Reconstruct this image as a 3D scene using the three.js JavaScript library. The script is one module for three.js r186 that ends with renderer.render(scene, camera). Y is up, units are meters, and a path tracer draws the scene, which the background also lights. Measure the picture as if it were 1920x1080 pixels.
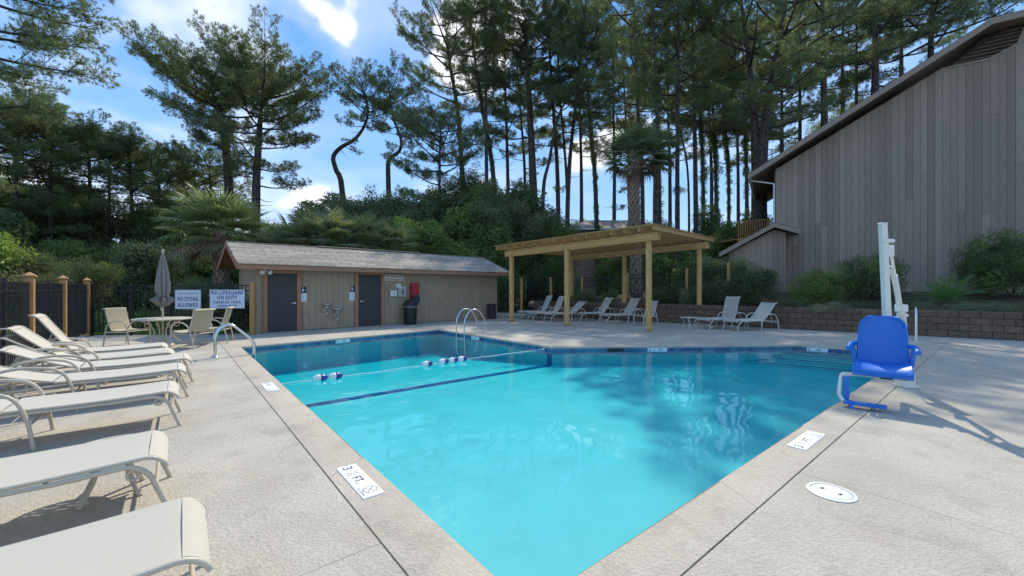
import * as THREE from 'three';
import { mergeGeometries, toCreasedNormals } from 'three/addons/utils/BufferGeometryUtils.js';

// ---------------------------------------------------------------- camera, sky, sun, exposure
const scene = new THREE.Scene();
const camera = new THREE.PerspectiveCamera(70.3, 1024 / 576, 0.05, 900);
camera.position.set(0, 1.5, 0);
camera.lookAt(0, 1.5, -10);
scene.add(camera);
const renderer = new THREE.WebGLRenderer({ antialias: true });
renderer.toneMapping = THREE.LinearToneMapping;
renderer.toneMappingExposure = 1.38;
renderer.shadowMap.enabled = true;
const SUN_AZ = 15 * Math.PI / 180, SUN_EL = 48 * Math.PI / 180;
const sunDir = new THREE.Vector3(Math.sin(SUN_AZ) * Math.cos(SUN_EL), Math.sin(SUN_EL), -Math.cos(SUN_AZ) * Math.cos(SUN_EL));
const sun = new THREE.DirectionalLight(new THREE.Color().setRGB(1, 0.93, 0.80), 2.95);
sun.position.copy(sunDir).multiplyScalar(80);
sun.castShadow = true;
sun.shadow.mapSize.set(4096, 4096);
Object.assign(sun.shadow.camera, { left: -45, right: 45, top: 45, bottom: -45, near: 1, far: 200 });
scene.add(sun); scene.add(sun.target);

// ---------------------------------------------------------------- random numbers and noise
function rng(seed) { let a = seed >>> 0; return () => { a = (a + 0x6D2B79F5) | 0; let t = Math.imul(a ^ (a >>> 15), 1 | a); t = (t + Math.imul(t ^ (t >>> 7), 61 | t)) ^ t; return ((t ^ (t >>> 14)) >>> 0) / 4294967296; }; }
const R0 = rng(7);
const lerp = (a, b, t) => a + (b - a) * t, clamp = (x, a = 0, b = 1) => Math.min(b, Math.max(a, x));
const smooth = (a, b, x) => { const t = clamp((x - a) / (b - a)); return t * t * (3 - 2 * t); };
const H = new Float32Array(65536); { const r = rng(99); for (let i = 0; i < 65536; i++) H[i] = r(); }
const hash2 = (x, y) => H[(Math.imul(x, 374761) + Math.imul(y, 668265) + Math.imul(x * y + 17, 2246822)) & 65535];
function vnoise(x, y, px, py) {               // value noise that repeats every px, py cells
  const xi = Math.floor(x), yi = Math.floor(y), fx = x - xi, fy = y - yi;
  let x0 = xi % px, y0 = yi % py; if (x0 < 0) x0 += px; if (y0 < 0) y0 += py; const x1 = x0 + 1 === px ? 0 : x0 + 1, y1 = y0 + 1 === py ? 0 : y0 + 1;
  const u = fx * fx * (3 - 2 * fx), v = fy * fy * (3 - 2 * fy), a = hash2(x0, y0), b = hash2(x1, y0), c = hash2(x0, y1), d = hash2(x1, y1), e = a + (b - a) * u;
  return e + (c + (d - c) * u - e) * v;
}
function fbm(u, v, px, py, oct = 4, gain = 0.5) { let s = 0, a = 1, n = 0; for (let o = 0; o < oct; o++) { s += a * vnoise(u * px, v * py, px, py); n += a; a *= gain; px *= 2; py *= 2; } return s / n; }
const h3 = (a, b, c) => H[(Math.imul(a, 7919) + Math.imul(b, 104729) + Math.imul(c, 130363)) & 65535];
function vnoise3(x, y, z) {
  const xi = Math.floor(x), yi = Math.floor(y), zi = Math.floor(z), fx = x - xi, fy = y - yi, fz = z - zi, u = fx * fx * (3 - 2 * fx), v = fy * fy * (3 - 2 * fy), w = fz * fz * (3 - 2 * fz);
  const a = h3(xi, yi, zi), b = h3(xi, yi + 1, zi), c = h3(xi, yi, zi + 1), d = h3(xi, yi + 1, zi + 1), a1 = a + (h3(xi + 1, yi, zi) - a) * u, b1 = b + (h3(xi + 1, yi + 1, zi) - b) * u, c1 = c + (h3(xi + 1, yi, zi + 1) - c) * u, d1 = d + (h3(xi + 1, yi + 1, zi + 1) - d) * u, e = a1 + (b1 - a1) * v;
  return e + (c1 + (d1 - c1) * v - e) * w;
}
const fbm3 = (x, y, z, o = 5) => { let s = 0, a = 1, n = 0; for (let k = 0; k < o; k++) { s += a * vnoise3(x, y, z); n += a; a *= 0.5; x *= 2.03; y *= 2.03; z *= 2.03; } return s / n; };

// ---------------------------------------------------------------- sky: clear blue with fair-weather clouds
{
  const W = 1280, Hh = 640, data = new Float32Array(W * Hh * 4);
  const stops = [[-1, [0.30, 0.36, 0.40]], [-0.02, [0.44, 0.58, 0.72]], [0.0, [0.50, 0.68, 0.90]], [0.22, [0.27, 0.50, 0.86]], [0.5, [0.125, 0.335, 0.735]], [1, [0.09, 0.26, 0.60]]];
  const pix = (x, y) => new THREE.Vector3((x - 960) / 767, (540 - y) / 767, -1).normalize(), spots = (l) => l.map(([x, y, s, a]) => [pix(x, y), s, a]);
  const bumps = spots([[540, 35, 0.08, 0.16], [590, 95, 0.08, 0.13], [640, 75, 0.07, 0.13], [770, 150, 0.06, 0.13], [915, 40, 0.09, 0.18], [1150, 265, 0.09, 0.12], [540, 370, 0.06, 0.12], [670, 255, 0.03, 0.18], [40, 90, 0.12, 0.12], [220, 70, 0.14, 0.10]]);
  const veil = spots([[80, 60, 0.28, 0.55], [330, 50, 0.22, 0.5], [460, 110, 0.12, 0.3]]);
  const clear = spots([[450, 250, 0.2, 0.2], [250, 220, 0.16, 0.2], [710, 120, 0.05, 0.12], [1900, 30, 0.25, 0.3], [740, 30, 0.07, 0.25], [1000, 200, 0.35, 0.10], [600, 200, 0.09, 0.15]]);
  const d = new THREE.Vector3();
  for (let j = 0; j < Hh; j++) for (let i = 0; i < W; i++) {
    const th = ((i + 0.5) / W - 0.5) * 2 * Math.PI, el = ((j + 0.5) / Hh - 0.5) * Math.PI;
    d.set(Math.cos(el) * Math.cos(th), Math.sin(el), Math.cos(el) * Math.sin(th));
    let k = 0; while (k < stops.length - 2 && d.y > stops[k + 1][0]) k++;
    const [a, ca] = stops[k], [b, cb] = stops[k + 1], t = clamp((d.y - a) / (b - a));
    let c = [0, 1, 2].map((n) => lerp(ca[n], cb[n], t));
    if (d.y > -0.02) {
      const q = 1 / (Math.max(d.y, 0) + 0.22), X = d.x * q * 2.2, Z = d.z * q * 2.2;
      let cov = -0.02;
      for (const [p, s, am] of bumps) { const w = 1 - p.dot(d); cov += am * Math.exp(-w * 2 / (s * s)); }
      for (const [p, s, am] of clear) { const w = 1 - p.dot(d); cov -= am * Math.exp(-w * 2 / (s * s)); }
      let vl = 0; for (const [p, s, am] of veil) vl += am * Math.exp(-(1 - p.dot(d)) * 2 / (s * s));
      const n = fbm3(X + 31.3, 7.1, Z + 12.7, 6), n2 = fbm3(X * 3.1 + 3, 1.3, Z * 3.1, 5);
      const den = smooth(0.565, 0.66, n + cov + (n2 - 0.5) * 0.5), thick = smooth(0.60, 0.92, n + cov), lit = 0.92 - 0.26 * thick * (0.4 + 1.2 * (1 - n2));
      const wisp = Math.min(0.8, smooth(0.36, 0.75, n + cov * 0.5 + (n2 - 0.5) * 0.3) * 0.3 + vl * smooth(0.3, 0.62, 0.55 * n + 0.45 * n2));
      const cl = [lit * 0.97, lit * 0.985, lit * 1.02], m = Math.max(den * 0.95, wisp) * smooth(-0.02, 0.05, d.y);
      c = c.map((v, n_) => lerp(v, cl[n_], m));
    }
    data.set([c[0], c[1], c[2], 1], (j * W + i) * 4);
  }
  const t = new THREE.DataTexture(data, W, Hh, THREE.RGBAFormat, THREE.FloatType);
  t.mapping = THREE.EquirectangularReflectionMapping; t.magFilter = THREE.LinearFilter; t.minFilter = THREE.LinearFilter; t.needsUpdate = true;
  scene.background = t; scene.environment = t;
}

// ---------------------------------------------------------------- textures
function tex(size, fn, { srgb = true, metres = 1, aspect = 1 } = {}) {
  const w = size, h = Math.round(size * aspect), data = new Uint8Array(w * h * 4);
  for (let j = 0; j < h; j++) for (let i = 0; i < w; i++) { const c = fn(i / w, j / h), o = (j * w + i) * 4, g = typeof c === 'number';
    for (let k = 0; k < 3; k++) { const v = clamp(g ? c : c[k]); data[o + k] = 255 * (srgb ? (v <= 0.0031308 ? 12.92 * v : 1.055 * Math.pow(v, 1 / 2.4) - 0.055) : v); } data[o + 3] = 255; }
  const t = new THREE.DataTexture(data, w, h); t.wrapS = t.wrapT = THREE.RepeatWrapping; t.magFilter = THREE.LinearFilter; t.minFilter = THREE.LinearMipmapLinearFilter; t.generateMipmaps = true;
  if (srgb) t.colorSpace = THREE.SRGBColorSpace; t.repeat.set(1 / metres, 1 / (metres * aspect)); t.needsUpdate = true; return t;
}
const mul = (c, k) => c.map((x) => x * k), mixc = (a, b, t) => a.map((x, i) => lerp(x, b[i], t));
const grain = tex(512, (u, v) => 0.55 * fbm(u, v, 64, 64, 3) + 0.45 * fbm(u, v, 8, 8, 4), { srgb: false, metres: 0.6 });
// textured concrete (knock-down acrylic): pale flats over a darker, grittier base, with faint stains
const deckH = (u, v) => smooth(0.38, 0.62, fbm(u, v, 240, 240, 2, 0.6));
const deckMap = tex(1200, (u, v) => {
  const flat = deckH(u, v), st = fbm(u, v, 5, 5, 5), sp = vnoise(u * 600, v * 600, 600, 600), rust = smooth(0.66, 0.8, fbm(u + 0.3, v + 0.7, 9, 9, 4));
  let c = mixc([0.44, 0.395, 0.318], [0.505, 0.455, 0.372], flat * 0.7 + 0.15); c = mul(c, 0.80 + 0.39 * st); c = mul(c, 1 - 0.10 * smooth(0.6, 0.72, fbm(u + 0.6, v + 0.2, 14, 14, 4))); c = mul(c, sp > 0.94 ? 0.8 : sp < 0.05 ? 1.1 : 1);
  return mixc(c, [0.50, 0.37, 0.27], rust * 0.22);
}, { metres: 3.1 });
const deckBump = tex(800, (u, v) => deckH(u, v) * 0.7 + 0.3 * vnoise(u * 400, v * 400, 400, 400), { srgb: false, metres: 3.1 });
// wood: grain runs along v
const woodTex = (a, b, knots, metres) => tex(512, (u, v) => {
  let w = fbm(u, v, 6, 2, 3) * 0.9; let k = 0;
  for (const [ku, kv, kr] of knots) { const du = Math.abs(((u - ku + 1.5) % 1) - 0.5), dv = Math.abs(((v - kv + 1.5) % 1) - 0.5), q = Math.hypot(du * 3, dv) / kr; k = Math.max(k, smooth(1, 0.2, q)); w += 0.5 * Math.exp(-q * q * 0.3); }
  const ring = 0.5 + 0.5 * Math.sin((u * 26 + w * 16)), fine = fbm(u, v, 128, 6, 3);
  return mixc(mixc(a, b, clamp(ring * 0.6 + fine * 0.5 - 0.1)), mul(b, 0.35), k * 0.8);
}, { metres });
const pineWood = woodTex([0.68, 0.43, 0.17], [0.5, 0.28, 0.09], [[0.2, 0.3, 0.03], [0.7, 0.75, 0.025], [0.45, 0.55, 0.02], [0.85, 0.12, 0.03]], 0.9);
const cedarWood = woodTex([0.5, 0.27, 0.1], [0.36, 0.17, 0.058], [[0.3, 0.4, 0.03], [0.8, 0.85, 0.02]], 0.8);
const greyWood = tex(512, (u, v) => { const f = fbm(u, v, 90, 4, 4), g = fbm(u, v, 12, 3, 3); return mixc([0.265, 0.21, 0.16], [0.40, 0.32, 0.245], clamp(f * 0.7 + g * 0.5 - 0.1)); }, { metres: 1.1 });
const streak = tex(512, (u, v) => 0.7 * fbm(u, v, 80, 4, 3) + 0.3 * fbm(u, v, 10, 10, 3), { srgb: false, metres: 1.1 });
const taupe = tex(512, (u, v) => { const f = fbm(u, v, 70, 6, 4), g = fbm(u, v, 6, 6, 4); return mul([0.375, 0.28, 0.185], 0.72 + 0.34 * f + 0.24 * g); }, { metres: 1.7 });
const shingleTex = tex(512, (u, v) => { const s = vnoise(u * 256, v * 256, 256, 256), f = fbm(u, v, 10, 10, 4); return mul(mixc([0.25, 0.215, 0.175], [0.43, 0.38, 0.315], s), 0.62 + 0.7 * f); }, { metres: 1.3 });
const barkH = (u, v) => { const a = fbm(u + 0.06 * fbm(u, v, 4, 8, 2), v, 9, 5, 4); return smooth(0.34, 0.62, a); };
const barkMap = tex(512, (u, v) => mul(mixc([0.045, 0.034, 0.028], [0.165, 0.125, 0.10], barkH(u, v)), 0.75 + 0.5 * fbm(u, v, 40, 40, 3)), { metres: 1.1 });
const barkBump = tex(512, (u, v) => barkH(u, v), { srgb: false, metres: 1.1 });
const blockTex = tex(512, (u, v) => { const f = fbm(u, v, 12, 12, 5), g = fbm(u, v, 60, 60, 3); return mul(mixc([0.16, 0.105, 0.075], [0.30, 0.205, 0.15], f), 0.65 + 0.7 * g); }, { metres: 1.1 });
const plasterTex = tex(512, (u, v) => mul([0.555, 0.59, 0.58], 0.88 + 0.22 * fbm(u, v, 6, 6, 6)), { metres: 3.1 });
const slingTex = tex(256, (u, v) => { const s = 0.5 + 0.5 * Math.sin(v * Math.PI * 2 * 16), f = vnoise(u * 128, v * 128, 128, 128); return mul([0.64, 0.585, 0.475], 0.82 + 0.17 * s * (0.5 + 0.5 * fbm(u, v, 3, 8, 2)) + 0.05 * f); }, { metres: 0.36 });
const slingBump = tex(256, (u, v) => 0.5 * (0.5 + 0.5 * Math.sin(v * Math.PI * 128)) + 0.5 * (0.5 + 0.5 * Math.sin(u * Math.PI * 128)), { srgb: false, metres: 0.36 });
const litterTex = tex(640, (u, v) => { const f = fbm(u, v, 12, 12, 6), s = vnoise(u * 300, v * 300, 300, 300); return mixc(mixc([0.05, 0.036, 0.022], [0.15, 0.10, 0.06], f), [0.05, 0.075, 0.02], smooth(0.5, 0.7, fbm(u + 0.5, v, 6, 6, 4)) * 0.6).map((x) => x * (0.7 + 0.6 * s)); }, { metres: 7 });
const lawnTex = tex(512, (u, v) => { const f = fbm(u, v, 9, 9, 5), s = vnoise(u * 300, v * 300, 300, 300); return mul(mixc([0.13, 0.22, 0.03], [0.24, 0.31, 0.06], f), 0.7 + 0.5 * s); }, { metres: 5 });
const waterBump = tex(512, (u, v) => 0.6 * fbm(u, v, 7, 7, 4, 0.4) + 0.4 * fbm(u + 0.4, v + 0.1, 18, 18, 2, 0.4), { srgb: false, metres: 5.3 });

// ---------------------------------------------------------------- materials
const C = (r, g, b) => new THREE.Color().setRGB(r, g, b);
const std = (o) => new THREE.MeshStandardMaterial(o), phy = (o) => new THREE.MeshPhysicalMaterial(o);
const wornTex = tex(256, (u, v) => 0.82 + 0.3 * fbm(u, v, 6, 6, 5), { srgb: false, metres: 0.9 });
const plain = (r, g, b, rough = 0.6, extra = {}) => std({ color: C(r, g, b), roughness: rough, bumpMap: grain, bumpScale: 0.0012, ...extra });
const M = {
  deck: std({ map: deckMap, roughness: 0.92, bumpMap: deckBump, bumpScale: 0.004 }),
  coping: std({ map: deckMap, color: C(1.0, 0.985, 0.97), roughness: 0.92, bumpMap: deckBump, bumpScale: 0.004 }),
  joint: plain(0.05, 0.045, 0.04, 0.9),
  plaster: std({ map: plasterTex, roughness: 0.85 }),
  pine: std({ map: pineWood, roughness: 0.75, bumpMap: streak, bumpScale: 0.002 }),
  pine2: std({ map: pineWood, color: C(0.86, 0.82, 0.78), roughness: 0.78, bumpMap: streak, bumpScale: 0.002 }),
  lattice: std({ map: pineWood, color: C(0.72, 0.66, 0.6), roughness: 0.85, bumpMap: streak, bumpScale: 0.002 }),
  cedar: std({ map: cedarWood, roughness: 0.75, bumpMap: streak, bumpScale: 0.002 }),
  greys: [1, 0.86, 1.13, 0.94, 1.05].map((k) => std({ map: greyWood, color: C(k, k * 0.99, k * 0.97), roughness: 0.9, bumpMap: streak, bumpScale: 0.003 })),
  greyTrim: std({ map: greyWood, color: C(1.05, 1.02, 0.98), roughness: 0.88, bumpMap: streak, bumpScale: 0.002 }),
  taupe: [1, 0.985, 1.015].map((k) => std({ map: taupe, color: C(k, k, k), roughness: 0.85, bumpMap: streak, bumpScale: 0.002 })),
  redTrim: std({ map: taupe, color: C(1.05, 0.66, 0.56), roughness: 0.75, bumpMap: streak, bumpScale: 0.0015 }),
  door: plain(0.042, 0.035, 0.033, 0.5),
  shingles: [1, 0.78, 1.14, 0.9].map((k) => std({ map: shingleTex, color: C(k, k * 0.98, k * 0.96), roughness: 0.95, bumpMap: grain, bumpScale: 0.003 })),
  darkRoof: std({ map: shingleTex, color: C(0.3, 0.28, 0.27), roughness: 0.95 }),
  greyRoof: std({ map: shingleTex, color: C(1.0, 1.0, 1.02), roughness: 0.95 }),
  black: plain(0.012, 0.012, 0.013, 0.42),
  blackRough: plain(0.02, 0.02, 0.021, 0.6),
  steel: std({ color: C(0.66, 0.66, 0.65), metalness: 1, roughness: 0.22 }),
  chrome: std({ color: C(0.7, 0.68, 0.64), metalness: 1, roughness: 0.3 }),
  frame: plain(0.56, 0.49, 0.37, 0.42, { bumpScale: 0.0006 }),
  frameWhite: plain(0.62, 0.58, 0.5, 0.42, { bumpScale: 0.0006 }),
  sling: phy({ map: slingTex, roughness: 0.75, bumpMap: slingBump, bumpScale: 0.0008, transmission: 0.12, thickness: 0 }),
  slingCream: phy({ map: slingTex, color: C(0.9, 0.82, 0.66), roughness: 0.8, bumpMap: slingBump, bumpScale: 0.0008, transmission: 0.12, thickness: 0 }),
  slingWhite: phy({ map: slingTex, color: C(0.98, 1.0, 1.04), roughness: 0.75, bumpMap: slingBump, bumpScale: 0.0008, transmission: 0.12, thickness: 0 }),
  white: plain(0.78, 0.77, 0.73, 0.45),
  liftWhite: plain(0.76, 0.75, 0.66, 0.35, { bumpScale: 0.0004 }),
  blue: phy({ color: C(0.01, 0.16, 0.6), roughness: 0.45, bumpMap: grain, bumpScale: 0.0006, clearcoat: 0.15, clearcoatRoughness: 0.3 }),
  tile: [[0.04, 0.13, 0.25], [0.05, 0.16, 0.29], [0.035, 0.11, 0.22], [0.06, 0.19, 0.31]].map((c) => std({ color: C(...c), roughness: 0.16 })),
  tileLine: std({ color: C(0.02, 0.11, 0.34), roughness: 0.3 }),
  grout: plain(0.32, 0.38, 0.42, 0.8),
  bark: std({ map: barkMap, roughness: 0.95, bumpMap: barkBump, bumpScale: 0.05 }),
  barkGrey: std({ map: barkMap, color: C(1.1, 1.08, 1.02), roughness: 0.95, bumpMap: barkBump, bumpScale: 0.03 }),
  boot: std({ map: barkMap, color: C(2.1, 2.0, 1.85), roughness: 0.95, bumpMap: barkBump, bumpScale: 0.02 }),
  twig: plain(0.055, 0.042, 0.032, 0.9),
  block: [0.72, 0.64, 0.8, 0.68].map((k) => std({ map: blockTex, color: C(k, k * 0.98, k * 0.95), roughness: 0.95, bumpMap: grain, bumpScale: 0.006 })),
  soil: std({ map: litterTex, color: C(0.8, 0.7, 0.62), roughness: 1 }),
  litter: std({ map: litterTex, roughness: 1, bumpMap: grain, bumpScale: 0.01 }),
  lawn: std({ map: lawnTex, roughness: 1 }),
  red: plain(0.36, 0.018, 0.016, 0.4),
  rope: plain(0.78, 0.78, 0.74, 0.7),
  navy: plain(0.015, 0.045, 0.22, 0.35),
  concreteGrey: plain(0.42, 0.41, 0.38, 0.8),
  glass: std({ color: C(0.75, 0.78, 0.8), roughness: 0.12, metalness: 0.1 }),
  umbrella: std({ color: C(0.26, 0.238, 0.215), roughness: 0.95, bumpMap: grain, bumpScale: 0.003 }),
  rust: plain(0.30, 0.10, 0.035, 0.8),
};
const leaf = (r, g, b, tr = 0.55) => phy({ color: C(r, g, b), roughness: 1, transmission: tr, thickness: 0, side: THREE.DoubleSide, specularIntensity: 0.5, clearcoat: 0.9, clearcoatRoughness: 0.38 });
const L = {
  pine: leaf(0.19, 0.235, 0.08), pineDark: leaf(0.15, 0.195, 0.075), oak: leaf(0.12, 0.165, 0.045), lush: leaf(0.19, 0.27, 0.055), bright: leaf(0.32, 0.43, 0.07), ivy: leaf(0.17, 0.235, 0.055),
  pineLight: leaf(0.21, 0.255, 0.085), palm: leaf(0.21, 0.265, 0.085), palmDark: leaf(0.17, 0.22, 0.085), olive: leaf(0.21, 0.235, 0.095), dark: leaf(0.08, 0.115, 0.044), ground: leaf(0.23, 0.26, 0.14), cycad: leaf(0.14, 0.27, 0.055), grass: leaf(0.28, 0.38, 0.07, 0.45), dead: leaf(0.24, 0.17, 0.1, 0.3),
};

// ---------------------------------------------------------------- object helpers
const taken = {};
const numbered = (n) => { taken[n] = (taken[n] ?? -1) + 1; return taken[n] ? `${n}_${String(taken[n]).padStart(3, '0')}` : n; };
function tag(o, label, category, group) { o.userData.label = label; o.userData.category = category; if (group) o.userData.group = group; return o; }
function thing(name, label, category, pos = [0, 0, 0], turn = 0, group) { const o = new THREE.Group(); o.name = numbered(name); o.position.set(...pos); o.rotation.y = turn; scene.add(o); return tag(o, label, category, group); }
function part(name, geo, mat, parent, pos, rot) { const m = new THREE.Mesh(Array.isArray(geo) ? join(geo) : geo, mat); m.name = name; m.castShadow = m.receiveShadow = true; if (pos) m.position.set(...pos); if (rot) m.rotation.set(...rot); parent.add(m); return m; }
function solo(name, geo, mat, label, category, group) { const m = part(numbered(name), geo, mat, scene); return tag(m, label, category, group); }
function struct(name, geo, mat) { const m = part(numbered(name), geo, mat, scene); m.userData.kind = 'structure'; return m; }
function instanced(name, geo, mat, mats, cols, parent) { const m = new THREE.InstancedMesh(geo, mat, mats.length); mats.forEach((x, i) => { m.setMatrixAt(i, x); if (cols) m.setColorAt(i, cols[i]); }); m.name = name; m.userData.kind = 'stuff'; m.castShadow = m.receiveShadow = true; parent.add(m); return m; }
const v3 = (x, y, z) => new THREE.Vector3(x, y, z);
// a pixel of the photograph (1920 x 1080) to the point on level ground (or a level plane at height h) that it shows
const F = 767, EYE = 1.5;
const G = (px, py, h = 0) => { const d = F * (EYE - h) / (py - 540); return v3((px - 960) / F * d, h, -d); };
const at = (px, py, d) => v3((px - 960) / F * d, EYE + (540 - py) / F * d, -d);        // at a known depth d

// ---------------------------------------------------------------- geometry helpers
function prep(g) { if (g.index) g = g.toNonIndexed(); for (const k of Object.keys(g.attributes)) if (!['position', 'normal', 'uv'].includes(k)) g.deleteAttribute(k); if (!g.attributes.normal) g.computeVertexNormals(); if (!g.attributes.uv) g.setAttribute('uv', new THREE.BufferAttribute(new Float32Array(g.attributes.position.count * 2), 2)); return g; }
const join = (a) => mergeGeometries(a.map(prep));
function boxUV(g, grainAxis = 1, ou = 0, ov = 0) {      // uv in metres; v runs along the grain
  g = prep(g); const p = g.attributes.position, n = g.attributes.normal, uv = g.attributes.uv, P = [0, 0, 0];
  for (let i = 0; i < p.count; i++) {
    const N = [Math.abs(n.getX(i)), Math.abs(n.getY(i)), Math.abs(n.getZ(i))], ax = N.indexOf(Math.max(...N)); P[0] = p.getX(i); P[1] = p.getY(i); P[2] = p.getZ(i);
    let a = [0, 1, 2].filter((k) => k !== ax); if (a.includes(grainAxis)) a = [a.find((k) => k !== grainAxis), grainAxis];
    uv.setXY(i, P[a[0]] + ou, P[a[1]] + ov);
  }
  return g;
}
function fromFaces(faces) {                              // convex piece round its own centre: faces are turned outwards
  const c = v3(0, 0, 0); let n = 0; for (const f of faces) for (const q of f) { c.add(q); n++; } c.divideScalar(n);
  const pos = [];
  for (const f of faces) { const nn = f[1].clone().sub(f[0]).cross(f[2].clone().sub(f[0])), m = f.reduce((a, q) => a.add(q), v3(0, 0, 0)).divideScalar(f.length).sub(c); const ff = nn.dot(m) < 0 ? [...f].reverse() : f; for (let k = 1; k < ff.length - 1; k++) for (const q of [ff[0], ff[k], ff[k + 1]]) pos.push(q.x, q.y, q.z); }
  const g = new THREE.BufferGeometry(); g.setAttribute('position', new THREE.Float32BufferAttribute(pos, 3)); g.computeVertexNormals(); return prep(g);
}
function cbox(w, h, d, c = 0.004, grainAxis = 1, off = R0() * 7) {     // chamfered box, 44 triangles
  const hf = [w / 2, h / 2, d / 2]; c = Math.min(c, ...hf.map((x) => x * 0.6));
  const V = (s, ax) => v3(...[0, 1, 2].map((k) => s[k] * (hf[k] - (k === ax ? 0 : c)))), S = [-1, 1], faces = [];
  for (let a = 0; a < 3; a++) for (const s of S) { const [b, e] = [(a + 1) % 3, (a + 2) % 3], q = (i, j) => { const t = []; t[a] = s; t[b] = i; t[e] = j; return V(t, a); }; faces.push([q(-1, -1), q(1, -1), q(1, 1), q(-1, 1)]); }
  for (let e = 0; e < 3; e++) { const a = (e + 1) % 3, b = (e + 2) % 3; for (const s of S) for (const r of S) { const q = (j, f) => { const t = []; t[a] = s; t[b] = r; t[e] = j; return V(t, f); }; faces.push([q(-1, a), q(1, a), q(1, b), q(-1, b)]); } }
  for (const i of S) for (const j of S) for (const k of S) faces.push([V([i, j, k], 0), V([i, j, k], 1), V([i, j, k], 2)]);
  return boxUV(fromFaces(faces), grainAxis, off, off * 1.7);
}
const bx = (w, h, d, x = 0, y = 0, z = 0, c = 0.004, ga = 1) => cbox(w, h, d, c, ga).translate(x, y, z);
function beam(a, b, w, h, c = 0.005) {                   // a bar with its length along a-b; w across, h up
  const d = b.clone().sub(a), l = d.length(), g = cbox(w, h, l, c, 2), m = new THREE.Matrix4(), z = d.normalize(), up = Math.abs(z.y) > 0.95 ? v3(0, 0, 1) : v3(0, 1, 0), x = up.clone().cross(z).normalize(), y = z.clone().cross(x);
  return g.applyMatrix4(m.makeBasis(x, y, z).setPosition(a.clone().add(b).multiplyScalar(0.5)));
}
function sweep(pts, rad, sides = 8, caps = true, wob = null) {        // tube with a radius at each point
  const n = pts.length, pos = [], nor = [], uv = [], idx = []; let T = pts[1].clone().sub(pts[0]).normalize(), N = (Math.abs(T.y) > 0.9 ? v3(1, 0, 0) : v3(0, 1, 0)).cross(T).normalize(), len = 0;
  const r = (i) => (typeof rad === 'number' ? rad : rad[i]), per = Math.max(1, Math.round(2 * Math.PI * r(0) / 1.1 * 2) / 2) * 1.1;
  for (let i = 0; i < n; i++) {
    const t = pts[Math.min(i + 1, n - 1)].clone().sub(pts[Math.max(i - 1, 0)]).normalize(); N.sub(t.clone().multiplyScalar(N.dot(t))).normalize(); const B = t.clone().cross(N);
    if (i) len += pts[i].distanceTo(pts[i - 1]);
    for (let k = 0; k <= sides; k++) { const a = k / sides * 2 * Math.PI, q = N.clone().multiplyScalar(Math.cos(a)).add(B.clone().multiplyScalar(Math.sin(a))), R = r(i) * (wob ? wob(i, k % sides) : 1); pos.push(pts[i].x + q.x * R, pts[i].y + q.y * R, pts[i].z + q.z * R); nor.push(q.x, q.y, q.z); uv.push(k / sides * per, len); }
  }
  for (let i = 0; i < n - 1; i++) for (let k = 0; k < sides; k++) { const a = i * (sides + 1) + k, b = a + sides + 1; idx.push(a, a + 1, b, b, a + 1, b + 1); }
  if (caps) for (const [i, s] of [[0, -1], [n - 1, 1]]) { const t = pts[Math.min(i + 1, n - 1)].clone().sub(pts[Math.max(i - 1, 0)]).normalize().multiplyScalar(s), o = pos.length / 3; pos.push(pts[i].x, pts[i].y, pts[i].z); nor.push(t.x, t.y, t.z); uv.push(0, 0); for (let k = 0; k <= sides; k++) { const j = (i * (sides + 1) + k) * 3; pos.push(pos[j], pos[j + 1], pos[j + 2]); nor.push(t.x, t.y, t.z); uv.push(0.01 * k, 0.02); } for (let k = 0; k < sides; k++) s > 0 ? idx.push(o, o + 1 + k, o + 2 + k) : idx.push(o, o + 2 + k, o + 1 + k); }
  const g = new THREE.BufferGeometry(); g.setAttribute('position', new THREE.Float32BufferAttribute(pos, 3)); g.setAttribute('normal', new THREE.Float32BufferAttribute(nor, 3)); g.setAttribute('uv', new THREE.Float32BufferAttribute(uv, 2)); g.setIndex(idx); return g;
}
const curve = (pts, n = 24, tension = 0.5) => new THREE.CatmullRomCurve3(pts.map((p) => (p.isVector3 ? p : v3(...p))), false, 'catmullrom', tension).getPoints(n);
function bent(pts, rr = 0.06, steps = 6) {               // polyline with rounded bends
  const P = pts.map((p) => (p.isVector3 ? p : v3(...p))), out = [P[0]];
  for (let i = 1; i < P.length - 1; i++) { const a = P[i].clone().sub(P[i - 1]), b = P[i + 1].clone().sub(P[i]), r = Math.min(rr, a.length() * 0.48, b.length() * 0.48), s = P[i].clone().sub(a.normalize().multiplyScalar(r)), e = P[i].clone().add(b.normalize().multiplyScalar(r)); for (let k = 0; k <= steps; k++) { const t = k / steps; out.push(s.clone().multiplyScalar((1 - t) * (1 - t)).add(P[i].clone().multiplyScalar(2 * t * (1 - t))).add(e.clone().multiplyScalar(t * t))); } }
  out.push(P[P.length - 1]); return out;
}
const tube = (pts, r, sides = 8, rr = 0.06) => sweep(bent(pts, rr), r, sides);
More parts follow.
